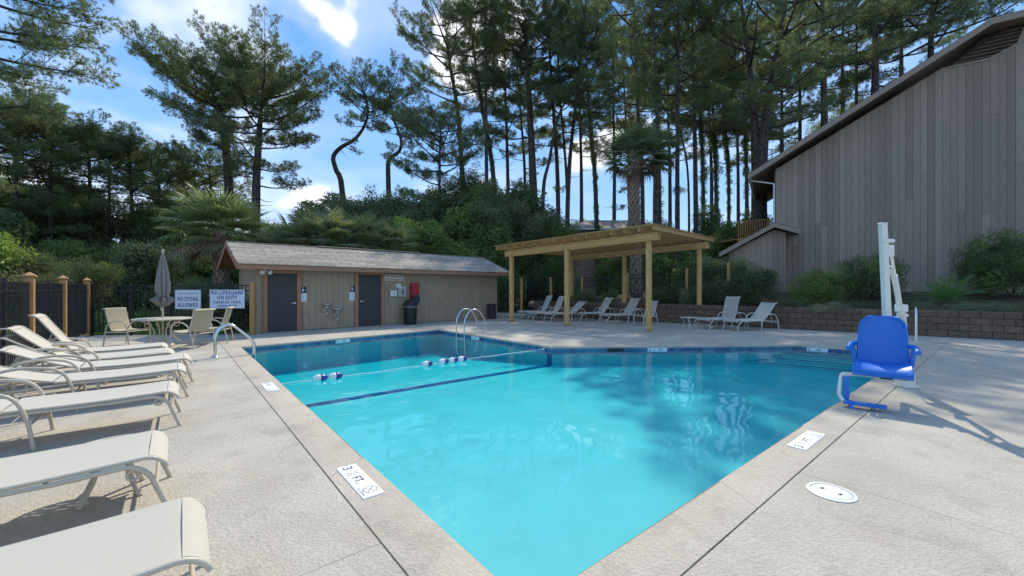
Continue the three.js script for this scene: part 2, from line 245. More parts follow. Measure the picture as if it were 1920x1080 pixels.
function ribbon(prof, thick, width, sag = 0) {           // sheet with a profile in x-y, spread over z
  const nz = 6, top = [], n = prof.length, pos = [], uv = [], idx = []; let len = 0;
  for (let i = 0; i < n; i++) { if (i) len += Math.hypot(prof[i][0] - prof[i - 1][0], prof[i][1] - prof[i - 1][1]); const a = prof[Math.max(0, i - 1)], b = prof[Math.min(n - 1, i + 1)], tx = b[0] - a[0], ty = b[1] - a[1], l = Math.hypot(tx, ty) || 1, nx = -ty / l, ny = tx / l; top.push([nx, ny, len]); }
  for (const side of [0, 1]) for (let i = 0; i < n; i++) for (let j = 0; j <= nz; j++) { const t = j / nz, s = sag * Math.sin(Math.PI * t) * Math.sin(Math.PI * i / (n - 1)), [nx, ny, l] = top[i]; pos.push(prof[i][0] - nx * (s + side * thick), prof[i][1] - ny * (s + side * thick), (t - 0.5) * width); uv.push(l, t * width); }
  const q = (s, i, j) => s * n * (nz + 1) + i * (nz + 1) + j;
  for (let i = 0; i < n - 1; i++) for (let j = 0; j < nz; j++) { idx.push(q(0, i, j), q(0, i, j + 1), q(0, i + 1, j), q(0, i + 1, j), q(0, i, j + 1), q(0, i + 1, j + 1)); idx.push(q(1, i, j), q(1, i + 1, j), q(1, i, j + 1), q(1, i + 1, j), q(1, i + 1, j + 1), q(1, i, j + 1)); }
  const ed = (a, b, c, d) => idx.push(a, b, c, b, d, c);
  for (let i = 0; i < n - 1; i++) { ed(q(0, i, 0), q(0, i + 1, 0), q(1, i, 0), q(1, i + 1, 0)); ed(q(0, i + 1, nz), q(0, i, nz), q(1, i + 1, nz), q(1, i, nz)); }
  for (let j = 0; j < nz; j++) { ed(q(0, 0, j + 1), q(0, 0, j), q(1, 0, j + 1), q(1, 0, j)); ed(q(0, n - 1, j), q(0, n - 1, j + 1), q(1, n - 1, j), q(1, n - 1, j + 1)); }
  const g = new THREE.BufferGeometry(); g.setAttribute('position', new THREE.Float32BufferAttribute(pos, 3)); g.setAttribute('uv', new THREE.Float32BufferAttribute(uv, 2)); g.setIndex(idx);
  const flat = g.toNonIndexed(); return toCreasedNormals(flat, 0.9);
}
const lathe = (pts, seg = 20) => new THREE.LatheGeometry(pts.map(([r, y]) => new THREE.Vector2(r, y)), seg);
const cyl = (r0, r1, h, x = 0, y = 0, z = 0, s = 16) => new THREE.CylinderGeometry(r1, r0, h, s).translate(x, y + h / 2, z);
// flat polygon (x, z world pairs) as a slab from y0 to y1
function slab(poly, y0, y1) {
  const sh = new THREE.Shape(poly.map(([x, z]) => new THREE.Vector2(x, -z))), g = new THREE.ExtrudeGeometry(sh, { depth: y1 - y0, bevelEnabled: false }); g.rotateX(-Math.PI / 2).translate(0, y0, 0); return boxUV(g, 2);
}
function clip(poly, a, b, c) {                           // keeps a*x + b*z <= c
  const out = []; for (let i = 0; i < poly.length; i++) { const p = poly[i], q = poly[(i + 1) % poly.length], dp = a * p[0] + b * p[1] - c, dq = a * q[0] + b * q[1] - c; if (dp <= 0) out.push(p); if ((dp < 0 && dq > 0) || (dp > 0 && dq < 0)) { const t = dp / (dp - dq); out.push([lerp(p[0], q[0], t), lerp(p[1], q[1], t)]); } } return out;
}
const canvasTex = (w, h, draw) => { const c = document.createElement('canvas'); c.width = w; c.height = h; draw(c.getContext('2d'), w, h); const t = new THREE.CanvasTexture(c); t.colorSpace = THREE.SRGBColorSpace; return t; };
const printMat = (t, rough = 0.6) => std({ map: t, roughness: rough });

// ================================================================ the setting: ground, pool, deck
const PA = 39.45 * Math.PI / 180, cA = Math.cos(PA), sA = Math.sin(PA);
const UV = (u, v) => [cA * u - sA * v, -(sA * u + cA * v)];               // pool axes -> world x, z
const P3 = (u, v, y = 0) => { const [x, z] = UV(u, v); return v3(x, y, z); };
const toUV = (x, z) => [cA * x - sA * z, -sA * x - cA * z];
const pool = { N: [1.27, 1.42], C: [1.27, 12.45], D: [7.4, 13.2], E: [7.44, 7.43], F: [12.74, 3.57], Gc: [13.26, 1.42] };
const rim = ['N', 'C', 'D', 'E', 'F', 'Gc'].map((k) => pool[k]);
function offset(poly, d) {                                               // moves every side outwards (clockwise rim in u-v)
  const n = poly.length, L_ = poly.map((p, i) => { const q = poly[(i + 1) % n], dx = q[0] - p[0], dy = q[1] - p[1], l = Math.hypot(dx, dy), nx = -dy / l, ny = dx / l; return [nx, ny, nx * p[0] + ny * p[1] + d]; });
  return poly.map((_, i) => { const [a, b, c] = L_[(i + n - 1) % n], [d2, e, f] = L_[i], det = a * e - b * d2; return [(c * e - b * f) / det, (a * f - c * d2) / det]; });
}
const WATER = -0.10, rimOut = offset(rim, 0.33);
const world = (poly) => poly.map(([u, v]) => UV(u, v));
{ // ground: one sheet to the horizon, open where the pool is
  const sh = new THREE.Shape([[-420, -420], [420, -420], [420, 420], [-420, 420]].map(([x, y]) => new THREE.Vector2(x, y)));
  sh.holes.push(new THREE.Path(world(offset(rim, 0.12)).map(([x, z]) => new THREE.Vector2(x, -z))));
  struct('ground', boxUV(new THREE.ShapeGeometry(sh).rotateX(-Math.PI / 2).translate(0, -0.06, 0), 2), M.litter);
}
{ // lawn beyond the left fence
  struct('lawn', slab([[-30, -13.6], [-8.9, -13.75], [-8.4, -26], [-34, -25]], -0.055, -0.02), M.lawn);
}
{ // coping slabs round the rim, cut at the control joints
  const deck = new THREE.Group(); deck.name = 'pool_coping'; deck.userData.kind = 'structure'; scene.add(deck);
  const n = rim.length;
  for (let i = 0; i < n; i++) {
    const a = rim[i], b = rim[(i + 1) % n], c = rimOut[i], d = rimOut[(i + 1) % n], len = Math.hypot(b[0] - a[0], b[1] - a[1]), k = Math.max(1, Math.round(len / 2.1)), g = 0.0018 / len * k;
    for (let j = 0; j < k; j++) {
      const t0 = j / k + (j ? g / k : 0), t1 = (j + 1) / k - (j < k - 1 ? g / k : 0), m = (p, q, t) => [lerp(p[0], q[0], t), lerp(p[1], q[1], t)], s = 0.03;
      const qa = m(a, b, t0), qb = m(a, b, t1), qc = m(c, d, t0), qd = m(c, d, t1), P = (q, y) => P3(q[0], q[1], y), inn = (q, o, w) => m(q, o, w / 0.33);
      // rounded bull-nose towards the water
      const prof = [[-0.025, -0.05], [-0.03, -0.03], [-0.022, -0.01], [0, 0], [0.328, 0], [0.328, -0.055], [0, -0.055]], ring = (q, o) => prof.map(([w, y]) => P(inn(q, o, w), y)), A = ring(qa, qc), B = ring(qb, qd), pos = [];
      const tri = (x, y, z) => pos.push(x.x, x.y, x.z, y.x, y.y, y.z, z.x, z.y, z.z);
      for (let e = 0; e < prof.length; e++) { const f = (e + 1) % prof.length; tri(A[e], B[e], A[f]); tri(A[f], B[e], B[f]); }
      for (let e = 1; e < prof.length - 1; e++) { tri(A[0], A[e], A[e + 1]); tri(B[0], B[e + 1], B[e]); }
      const ge = new THREE.BufferGeometry(); ge.setAttribute('position', new THREE.Float32BufferAttribute(pos, 3)); ge.computeVertexNormals();
      if (ge.attributes.normal.getY(9 * 2) < 0 && false) ge.scale(1, 1, 1);
      part('coping_slab', boxUV(toCreasedNormals(ge, 0.8), 2), M.coping, deck);
    }
  }
}
const wallA = v3(-8.44, 0, -13.54), wallDir = v3(7.64, 0, -7.0).normalize(), BH = Math.atan2(-wallDir.z, wallDir.x);
const RW = [[1.2, -21.9], [6.6, -18.0], [9.8, -15.3], [14.6, -11.7], [22.5, -6.0]];    // foot of the retaining wall
{ // deck slabs between the saw-cut joints
  const deck = new THREE.Group(); deck.name = 'pool_deck'; deck.userData.kind = 'structure'; scene.add(deck);
  const U = (nx, ny, c) => { const a = cA * nx - sA * ny, b = -sA * nx - cA * ny; return [a, b, c]; };   // half plane nx*u + ny*v <= c in world terms
  const big = world([[-14, -9], [26, -9], [26, 30], [-14, 30]]), g = 0.009;
  const fenceL = (() => { const p = [-9.67, -8.2], q = [-13.3, -12.8], dx = q[0] - p[0], dz = q[1] - p[1], l = Math.hypot(dx, dz), nx = dz / l, nz = -dx / l; return [nx, nz, nx * p[0] + nz * p[1] + 0.18]; })();
  const line = (p, q, o) => { const dx = q[0] - p[0], dz = q[1] - p[1], l = Math.hypot(dx, dz), nx = dz / l, nz = -dx / l; return [nx, nz, nx * p[0] + nz * p[1] + o]; };   // keeps the side to the right of p -> q seen from above
  const backF = line([-13.4, -12.8], [-8.1, -13.25], 0.2), bath = line([wallA.x, wallA.z], [wallA.x + wallDir.x, wallA.z + wallDir.z], 0.4), ret = line(RW[0], RW[3], 1.2);
  const go = (poly, planes) => planes.reduce((p, h) => (p.length ? clip(p, ...h) : p), poly);
  const put = (poly) => { if (poly.length > 2) part('deck_slab', slab(poly, -0.055, -0.001), M.deck, deck); };
  const uL = 1.27 - 0.33 - g, vN = 1.42 - 0.33 - g, vC = 13.65;
  const cuts = (poly, axis, list) => { let lo = -99; for (const c of [...list, 99]) { put(go(poly, axis === 'u' ? [U(1, 0, c - g / 4), U(-1, 0, -(lo + g / 4))] : [U(0, 1, c - g / 4), U(0, -1, -(lo + g / 4))])); lo = c; } };
  const left = go(big, [U(1, 0, uL), fenceL, backF]); for (const [a, b] of [[-99, -1.9], [-1.9, 99]]) cuts(go(left, [U(-1, 0, -a - g / 4), U(1, 0, b - g / 4)]), 'v', [-4.5, -1.2, 2.35, 5.7, 9.0, 12.2]);
  const near = go(big, [U(-1, 0, -uL - g), U(0, 1, vN)]); for (const [a, b] of [[-99, -2.4], [-2.4, 99]]) cuts(go(near, [U(0, -1, -a - g / 4), U(0, 1, b - g / 4)]), 'u', [3.92, 7.3, 10.8, 14.4, 18]);
  const far = go(big, [U(-1, 0, -uL - g), U(0, -1, -vC), bath, ret]); cuts(far, 'u', [4.6, 8.2]);
  { // behind the rim's far side, which is not quite square
    const [c, d] = [rimOut[1], rimOut[2]]; put(world([[c[0], c[1] + g], [d[0], d[1] + g], [d[0], vC - g / 2], [c[0], vC - g / 2]]));
  }
  const ef = (p, q) => { const dx = q[0] - p[0], dy = q[1] - p[1], l = Math.hypot(dx, dy), nx = dy / l, ny = -dx / l; return U(nx, ny, nx * p[0] + ny * p[1] - g); };   // beyond the side p -> q
  const [rD, rE, rF, rG] = [rimOut[2], rimOut[3], rimOut[4], rimOut[5]];
  const side = go(big, [ef(rD, rE), ef(rE, rF), U(0, 1, vC - g / 2), U(0, -1, -1.09), ret, U(1, 0, 26)]);
  cuts(go(side, [U(1, 0, 13.05)]), 'u', [9.6]);
  put(go(big, [ef(rF, rG), U(-1, 0, -13.05 - g / 2), U(0, -1, -1.09), ret]));
}
{ // pool shell: plaster floor that falls towards the deep end, walls, waterline tiles
  const shell = new THREE.Group(); shell.name = 'swimming_pool'; shell.userData.kind = 'structure'; scene.add(shell);
  const fl = (u, v) => (v > 7.5 ? lerp(-0.47, -0.80, Math.min(1, (v - 7.5) / 4.5)) : -0.47);
  const cell = (poly) => { const sh = new THREE.Shape(poly.map(([u, v]) => new THREE.Vector2(u, v))), g = new THREE.ShapeGeometry(sh), p = g.attributes.position, w = []; for (let i = 0; i < p.count; i++) { const u = p.getX(i), v = p.getY(i), q = P3(u, v, fl(u, v)); p.setXYZ(i, q.x, q.y, q.z); } return g; };
  const e = 0.0, r = offset(rim, 0.004), W = r[0], band = (a, b) => { let q = r.map((x) => x); q = clip(q, 0, 1, b); q = clip(q, 0, -1, -a); return q; };
  const floorG = [band(0, 7.5), band(7.5, 12.0), band(12.0, 14)].map((q) => { const g = cell(q); g.computeVertexNormals(); const n = g.attributes.normal; for (let i = 0; i < n.count; i++) if (n.getY(i) < 0) n.setXYZ(i, -n.getX(i), -n.getY(i), -n.getZ(i)); return boxUV(g, 2); });
  part('pool_floor', floorG, M.plaster, shell);
  const n = rim.length, wp = offset(rim, 0.005);
  for (let i = 0; i < n; i++) { const a = wp[i], b = wp[(i + 1) % n]; part('pool_wall', boxUV(beam(P3(a[0], a[1], -0.63), P3(b[0], b[1], -0.63), 0.1, 0.85, 0.001).translate(0, 0, 0), 2), M.plaster, shell).position.copy((() => { const dx = b[0] - a[0], dy = b[1] - a[1], l = Math.hypot(dx, dy); return P3(-dy / l * 0.05, dx / l * 0.05, 0); })()); }
  // tiles: one row at the waterline
  const tileG = cbox(0.148, 0.148, 0.012, 0.003), rt = rng(4);
  for (let i = 0; i < n; i++) {
    const a = rim[i], b = rim[(i + 1) % n], len = Math.hypot(b[0] - a[0], b[1] - a[1]), k = Math.floor(len / 0.152), dx = (b[0] - a[0]) / len, dy = (b[1] - a[1]) / len, seen = i === 1 || i === 2 || i === 3 || i === 4;
    const ang = Math.atan2(-(P3(b[0], b[1]).z - P3(a[0], a[1]).z), P3(b[0], b[1]).x - P3(a[0], a[1]).x);
    part('grout', cbox(len, 0.155, 0.008, 0.001), M.grout, shell, P3((a[0] + b[0]) / 2 + dy * 0.001, (a[1] + b[1]) / 2 - dx * 0.001, -0.1285).toArray(), [0, ang, 0]);
    if (seen) for (let j = 0; j < k; j++) { const s = (j + 0.5) * len / k; part('tile', tileG, M.tile[Math.floor(rt() * 4)], shell, P3(a[0] + dx * s + dy * 0.004, a[1] + dy * s - dx * 0.004, -0.128).toArray(), [0, ang, 0]); }
    else part('tile_band', cbox(len, 0.148, 0.012, 0.003), M.tile[0], shell, P3((a[0] + b[0]) / 2 + dy * 0.004, (a[1] + b[1]) / 2 - dx * 0.004, -0.128).toArray(), [0, ang, 0]);
  }
  // dark slope-break line of tiles on the floor and up the walls
  const lineTile = cbox(0.148, 0.02, 0.148, 0.003);
  for (let k = 0; k < 40; k++) part('line_tile', lineTile, M.tileLine, shell, P3(1.36 + k * 0.152, 7.42, -0.462).toArray(), [0, PA, 0]);
  for (let k = 0; k < 3; k++) part('line_tile', cbox(0.148, 0.148, 0.02, 0.003), M.tileLine, shell, P3(7.428, 7.52, -0.19 - k * 0.152).toArray(), [0, PA + Math.PI / 2, 0]);
  // entry steps in the shallow corner
  const [f, gq] = [pool.F, pool.Gc];
  for (let k = 0; k < 3; k++) { const w = 0.34 * (3 - k), y = -0.40 + k * 0.085; const o = [f[0] - 0.05, f[1] - 0.05]; part('step', slab(world([[f[0] + 0.02, f[1] - 0.02], [gq[0] + 0.02, gq[1]], [gq[0] - w, gq[1]], [f[0] - w * 1.15, f[1] + 0.83 * w * 0.8]]), y - 0.1, y), M.plaster, shell); part('step_edge', beam(P3(gq[0] - w + 0.02, gq[1] + 0.02, y + 0.004), P3(f[0] - w * 1.15 + 0.02, f[1] + 0.83 * w * 0.8 - 0.05, y + 0.004), 0.05, 0.012), M.tile[3], shell); }
  // skimmer mouth, floor drains
  { const d = [(pool.F[0] - pool.E[0]), (pool.F[1] - pool.E[1])], l = Math.hypot(...d), s = 1.65, ang = Math.atan2(-(P3(...pool.F).z - P3(...pool.E).z), P3(...pool.F).x - P3(...pool.E).x), p = P3(pool.E[0] + d[0] / l * s + d[1] / l * 0.008, pool.E[1] + d[1] / l * s - d[0] / l * 0.008, -0.105); part('skimmer_mouth', cbox(0.42, 0.1, 0.016, 0.003), M.blackRough, shell, p.toArray(), [0, ang, 0]); }
  part('drain', cyl(0.14, 0.13, 0.012), M.concreteGrey, shell, P3(3.4, 10.6, -0.70).toArray()); part('drain', cyl(0.14, 0.13, 0.012), M.concreteGrey, shell, P3(5.4, 11.2, -0.74).toArray());
  // water: its surface, and the body that takes out the red light with depth
  const water = new THREE.Group(); water.name = 'pool_water'; water.userData.kind = 'structure'; scene.add(water);
  const sh = new THREE.Shape(offset(rim, 0.003).map(([u, v]) => new THREE.Vector2(...((p) => [p[0], -p[1]])(UV(u, v)))));
  part('water_surface', boxUV(new THREE.ShapeGeometry(sh).rotateX(-Math.PI / 2).translate(0, WATER, 0), 2), phy({ color: C(0.86, 0.975, 0.985), roughness: 0.0, transmission: 1, thickness: 0, ior: 1.33, specularIntensity: 0.75, bumpMap: waterBump, bumpScale: 0.016 }), water);
  const body = new THREE.ExtrudeGeometry(sh, { depth: 0.9, bevelEnabled: false }).rotateX(-Math.PI / 2).translate(0, WATER - 0.905, 0);
  part('water_body', body, phy({ color: C(0.5, 0.9, 0.95), transparent: true, opacity: 0.0, transmission: 1, roughness: 0, ior: 1.0, thickness: 1, attenuationColor: C(0.36, 0.92, 0.955), attenuationDistance: 1.0 }), water);
}
{ // depth markers: printed plates let into the coping, and tile plates at the waterline
  const inkPlate = (txt, dive) => canvasTex(512, 128, (x, w, h) => {
    x.fillStyle = '#e9e9e4'; x.fillRect(0, 0, w, h); x.fillStyle = '#2c2c30'; x.textBaseline = 'middle'; x.textAlign = 'left'; x.font = 'bold 88px sans-serif'; x.fillText(txt[0], 22, h / 2 + 4);
    let p = 110; if (txt[1]) { x.font = 'bold 40px sans-serif'; x.fillText('1', p, 40); x.fillText('2', p + 36, 92); x.lineWidth = 6; x.strokeStyle = '#2c2c30'; x.beginPath(); x.moveTo(p + 8, 106); x.lineTo(p + 52, 26); x.stroke(); p += 88; }
    x.font = 'bold 80px sans-serif'; x.fillText('FT.', p, h / 2 + 4);
    if (dive) { x.lineWidth = 5; x.strokeStyle = '#2c2c30'; x.beginPath(); x.arc(424, 54, 42, 0, 7); x.stroke(); x.beginPath(); x.moveTo(394, 26); x.lineTo(454, 82); x.moveTo(398, 80); x.lineTo(438, 40); x.stroke(); x.font = 'bold 22px sans-serif'; x.fillText('NO DIVING', 368, 112); }
  });
  const t35 = inkPlate(['3', 1], true), t5 = inkPlate(['5', 0], true);
  const plate = (u, v, turn, t, label) => { const o = thing('depth_marker', label, 'depth marker', P3(u, v, 0.002).toArray(), turn, 'depth markers set in the coping'); part('plate', cbox(0.64, 0.006, 0.16, 0.001), M.white, o); const f = new THREE.PlaneGeometry(0.63, 0.152).rotateX(-Math.PI / 2).translate(0, 0.0055, 0); part('print', f, printMat(t), o); };
  plate(1.105, 3.22, PA - Math.PI / 2, t35, 'white depth marker reading 3 1/2 FT with no diving symbol, beside the chaise lounges');
  plate(1.105, 7.12, PA - Math.PI / 2, t5, 'white depth marker on the coping near the float rope, beside the chaise lounges');
  plate(4.8, 1.265, PA + Math.PI * 0, t35, 'white depth marker reading 3 1/2 FT on the coping between round lid and lift');
  const wallPlate = (p, q, s, txt, half, label) => {
    const dx = q[0] - p[0], dy = q[1] - p[1], l = Math.hypot(dx, dy), ang = Math.atan2(-(P3(...q).z - P3(...p).z), P3(...q).x - P3(...p).x), c = P3(p[0] + dx / l * s + dy / l * 0.012, p[1] + dy / l * s - dx / l * 0.012, -0.105);
    const o = thing('waterline_depth_marker', label, 'depth marker', c.toArray(), ang, 'depth markers in the waterline tiles'), w = half ? 0.52 : 0.44; part('plate', cbox(w, 0.105, 0.01, 0.001), M.white, o);
    part('print', new THREE.PlaneGeometry(w - 0.01, 0.098).translate(0, 0, 0.0056), printMat(canvasTex(256, 56, (x, W, h) => { x.fillStyle = '#dfe3e4'; x.fillRect(0, 0, W, h); x.fillStyle = '#15171c'; x.font = 'bold 50px sans-serif'; x.textBaseline = 'middle'; x.fillText(txt, 14, 30); if (half) { x.font = 'bold 24px sans-serif'; x.fillText('1/2', 68, 30); x.font = 'bold 50px sans-serif'; x.fillText('FT', 146, 30); } else x.fillText('FT', 120, 30); })), o);
  };
  wallPlate(pool.C, pool.D, 2.65, '5', 0, 'depth marker reading 5 FT in the blue tiles below the bathhouse wall');
  wallPlate(pool.D, pool.E, 2.35, '5', 0, 'depth marker reading 5 FT in the blue tiles beside the pool ladder');
  wallPlate(pool.E, pool.F, 2.75, '3', 1, 'depth marker reading 3 1/2 FT in the blue tiles beside the black skimmer mouth');
  wallPlate(pool.F, pool.Gc, 0.42, '3', 0, 'depth marker reading 3 FT in the blue tiles beside the pool lift');
}

// ================================================================ bathhouse
{
  const LEN = 10.4, n = v3(-wallDir.z * -1, 0, 0); const bh = thing('bathhouse', 'low taupe bathhouse with shingle roof and two dark doors', 'building', wallA.toArray(), BH);
  const a = [wallA.x, -wallA.z], d = [wallDir.x, -wallDir.z];
  const T = (px) => { const k = (px - 960) / F; return (a[0] * -1 + k * a[1]) / (d[0] - k * d[1]); }, dep = (t) => a[1] + d[1] * t, Y = (px, py) => EYE + (540 - py) / F * dep(T(px));
  const EAVE = 2.28, RID = 3.12, ZE = 0.5, ZR = -1.65, X0 = -0.62, X1 = LEN + 0.42;
  // solid core behind the siding, kept clear of the doors
  const doors = [[T(501.5), T(556.5), 2.0], [T(672), T(714.5), 2.02]];
  part('core_wall', bx(LEN, 2.26, 3.2, LEN / 2, 1.13, -1.67, 0.01), M.taupe[1], bh);
  part('gable_wall', fromFaces([[v3(0.02, 2.2, -0.1), v3(0.02, 2.2, -3.2), v3(0.02, 3.0, ZR)], [v3(0.1, 2.2, -0.1), v3(0.1, 2.2, -3.2), v3(0.1, 3.0, ZR)], [v3(0.02, 2.2, -0.1), v3(0.1, 2.2, -0.1), v3(0.1, 3.0, ZR), v3(0.02, 3.0, ZR)], [v3(0.02, 2.2, -3.2), v3(0.1, 2.2, -3.2), v3(0.1, 3.0, ZR), v3(0.02, 3.0, ZR)]]), M.taupe[0], bh);
  part('gable_wall', bx(0.08, 0.9, 1.2, LEN - 0.06, 2.62, ZR), M.taupe[0], bh);
  const w = 0.203; let i = 0;
  for (let x = 0; x < LEN - 0.05; x += w, i++) {
    const c = x + w / 2, dr = doors.find(([p, q]) => c + w * 0.45 > p - 0.1 && c - w * 0.45 < q + 0.1), b = dr ? 2.06 : 0.02;
    part('siding_board', cbox(w - 0.005, 2.3 - b, 0.03, 0.003).translate(c, (2.3 + b) / 2, -0.052), M.taupe[(i * 7) % 3], bh);
  }
  part('corner_trim', bx(0.1, 2.3, 0.05, 0.03, 1.15, -0.025), M.taupe[2], bh); part('corner_trim', bx(0.1, 2.3, 0.05, LEN - 0.02, 1.15, -0.025), M.taupe[2], bh);
  doors.forEach(([p, q, h], k) => {
    const o = new THREE.Group(); o.name = 'door'; bh.add(o); o.position.set((p + q) / 2, 0, 0); const W = q - p;
    part('door_leaf', bx(W, h - 0.02, 0.05, 0, h / 2, -0.03), M.door, o);
    part('door_frame', [bx(0.13, h + 0.13, 0.06, -W / 2 - 0.068, (h + 0.13) / 2, -0.01), bx(0.13, h + 0.13, 0.06, W / 2 + 0.068, (h + 0.13) / 2, -0.01), bx(W, 0.13, 0.06, 0, h + 0.068, -0.012)], M.redTrim, o);
    part('fill_panel', bx(W + 0.3, h + 0.1, 0.02, 0, h / 2 + 0.05, -0.065), M.taupe[1], o);
    const s = k ? -1 : 1; part('handle', [sweep([v3(s * (W / 2 - 0.08), 0.98, -0.005), v3(s * (W / 2 - 0.08), 0.98, 0.055)], 0.03, 12), tube([[s * (W / 2 - 0.08), 0.98, 0.05], [s * (W / 2 - 0.2), 0.97, 0.055]], 0.012)], M.chrome, o);
  });
  // roof: decks, fascia, shingle strips in courses
  const sl = Math.hypot(ZE - ZR, RID - EAVE), pitch = Math.atan2(RID - EAVE, ZE - ZR);
  for (const s of [1, -1]) part('roof_deck', cbox(X1 - X0, 0.05, sl, 0.004, 0), M.redTrim, bh, [(X0 + X1) / 2, (RID + EAVE) / 2 - 0.04, s > 0 ? (ZE + ZR) / 2 : ZR - (ZE - ZR) / 2], [s * pitch, 0, 0]);
  part('fascia', bx(X1 - X0, 0.16, 0.03, (X0 + X1) / 2, EAVE - 0.1, ZE + 0.018, 0.004, 0), M.redTrim, bh);
  part('soffit', bx(X1 - X0 - 0.02, 0.02, 0.5, (X0 + X1) / 2, EAVE - 0.155, ZE - 0.26, 0.003, 0), M.taupe[1], bh);
  for (const x of [X0 - 0.014, X1 + 0.014]) { part('barge_board', beam(v3(x, EAVE - 0.09, ZE), v3(x, RID - 0.09, ZR), 0.025, 0.17), M.redTrim, bh); part('barge_board', beam(v3(x, EAVE - 0.09, 2 * ZR - ZE), v3(x, RID - 0.09, ZR), 0.025, 0.17), M.redTrim, bh); }
  const rs = rng(21), NC = 14, cw = sl / NC, vars = [0, 1, 2].map((q) => cbox(0.985, 0.026, cw * 1.5, 0.005, 2));
  for (let c = 0; c < NC; c++) {
    const row = new THREE.Group(); row.name = 'shingle_course'; bh.add(row); const t = (c + 0.42) / NC, z = lerp(ZE + 0.03, ZR, t), y = lerp(EAVE, RID, t) + 0.006;
    for (let x = X0 - (c % 3) * 0.33; x < X1 - 0.05; x += 0.99) { const l = Math.max(x, X0 - 0.015), r = Math.min(x + 0.985, X1 + 0.015); const m = part('shingle_strip', vars[Math.floor(rs() * 3)], M.shingles[Math.floor(rs() * 4)], row, [(l + r) / 2, y + rs() * 0.009, z], [pitch + 0.07, 0, 0]); m.scale.x = (r - l) / 0.985; }
  }
  part('rear_shingles', cbox(X1 - X0, 0.02, sl, 0.004, 2), M.shingles[0], bh, [(X0 + X1) / 2, (RID + EAVE) / 2 + 0.004, ZR - (ZE - ZR) / 2], [-pitch, 0, 0]);
  part('ridge_cap', bx(X1 - X0, 0.03, 0.2, (X0 + X1) / 2, RID + 0.012, ZR, 0.01, 0), M.shingles[1], bh);
  part('ridge_vent', bx(4.6, 0.04, 0.24, 4.7, RID + 0.045, ZR, 0.01, 0), M.greyTrim, bh);

  const onWall = (px, py, z = 0) => { const t = T(px); return wallA.clone().addScaledVector(wallDir, t).add(v3(Math.sin(BH), 0, Math.cos(BH)).multiplyScalar(z)).setY(Y(px, py)); };
  const rect = (x0, x1, y0, y1) => [T(x1) - T(x0), (y1 - y0) / F * dep(T((x0 + x1) / 2)), onWall((x0 + x1) / 2, (y0 + y1) / 2)];
  const sign = (name, r, draw, label, group, th = 0.012) => { const [W, h, p] = rect(...r), o = thing(name, label, 'sign', p.toArray(), BH, group); part('panel', cbox(W, h, th, 0.002).translate(0, 0, th / 2 - 0.034), M.white, o); part('print', new THREE.PlaneGeometry(W * 0.985, h * 0.985).translate(0, 0, th - 0.032), printMat(canvasTex(256, Math.round(256 * h / W), draw)), o); return o; };
  const restroom = (fig) => (x, w, h) => { x.fillStyle = '#15161b'; x.fillRect(0, 0, w, h); x.fillStyle = '#e8ebf0'; x.beginPath(); x.arc(w * 0.36, h * 0.2, w * 0.11, 0, 7); x.fill(); if (fig) { x.beginPath(); x.moveTo(w * 0.36, h * 0.3); x.lineTo(w * 0.58, h * 0.68); x.lineTo(w * 0.14, h * 0.68); x.fill(); } else x.fillRect(w * 0.24, h * 0.32, w * 0.24, h * 0.4); x.fillRect(w * 0.28, h * 0.68, w * 0.07, h * 0.22); x.fillRect(w * 0.39, h * 0.68, w * 0.07, h * 0.22); x.fillStyle = '#7c8fc4'; x.beginPath(); x.arc(w * 0.72, h * 0.6, w * 0.16, 0, 7); x.fill(); };
  sign('restroom_sign', [564.5, 574.5, 537, 549], restroom(1), 'black restroom sign with white figure right of the first bathhouse door');
  sign('restroom_sign', [657.5, 665.8, 535, 546.5], restroom(0), 'black restroom sign with white figure left of the second bathhouse door');
  const paper = (x, w, h) => { x.fillStyle = '#dfe4ea'; x.fillRect(0, 0, w, h); x.fillStyle = '#8d99ad'; for (let k = 0; k < 9; k++) x.fillRect(w * 0.14, h * (0.14 + k * 0.085), w * (0.5 + 0.22 * ((k * 37) % 10) / 10), h * 0.025); };
  sign('paper_notice', [563, 575.3, 550.2, 565.5], paper, 'white paper notice under the restroom sign by the first door', 'paper notices on the bathhouse', 0.006);
  sign('paper_notice', [655.6, 667, 547.8, 563], paper, 'white paper notice under the restroom sign left of the second door', 'paper notices on the bathhouse', 0.006);
  sign('emergency_sign', [719.6, 759, 513.6, 528], (x, w, h) => { x.fillStyle = '#d9d3cb'; x.fillRect(0, 0, w, h); x.strokeStyle = '#6e2a26'; x.lineWidth = 6; x.strokeRect(4, 4, w - 8, h - 8); x.fillStyle = '#5a1b1a'; x.textAlign = 'center'; x.textBaseline = 'middle'; x.font = `bold ${Math.round(h * 0.36)}px sans-serif`; x.fillText('POOL EMERGENCY', w / 2, h * 0.3, w * 0.9); x.fillText('CUT-OFF SWITCH', w / 2, h * 0.72, w * 0.9); }, 'white sign reading POOL EMERGENCY CUT-OFF SWITCH beside second door');
  sign('paper_notice', [743.5, 752.5, 532, 538.8], paper, 'small white notice above the grey call box', 'paper notices on the bathhouse', 0.006);
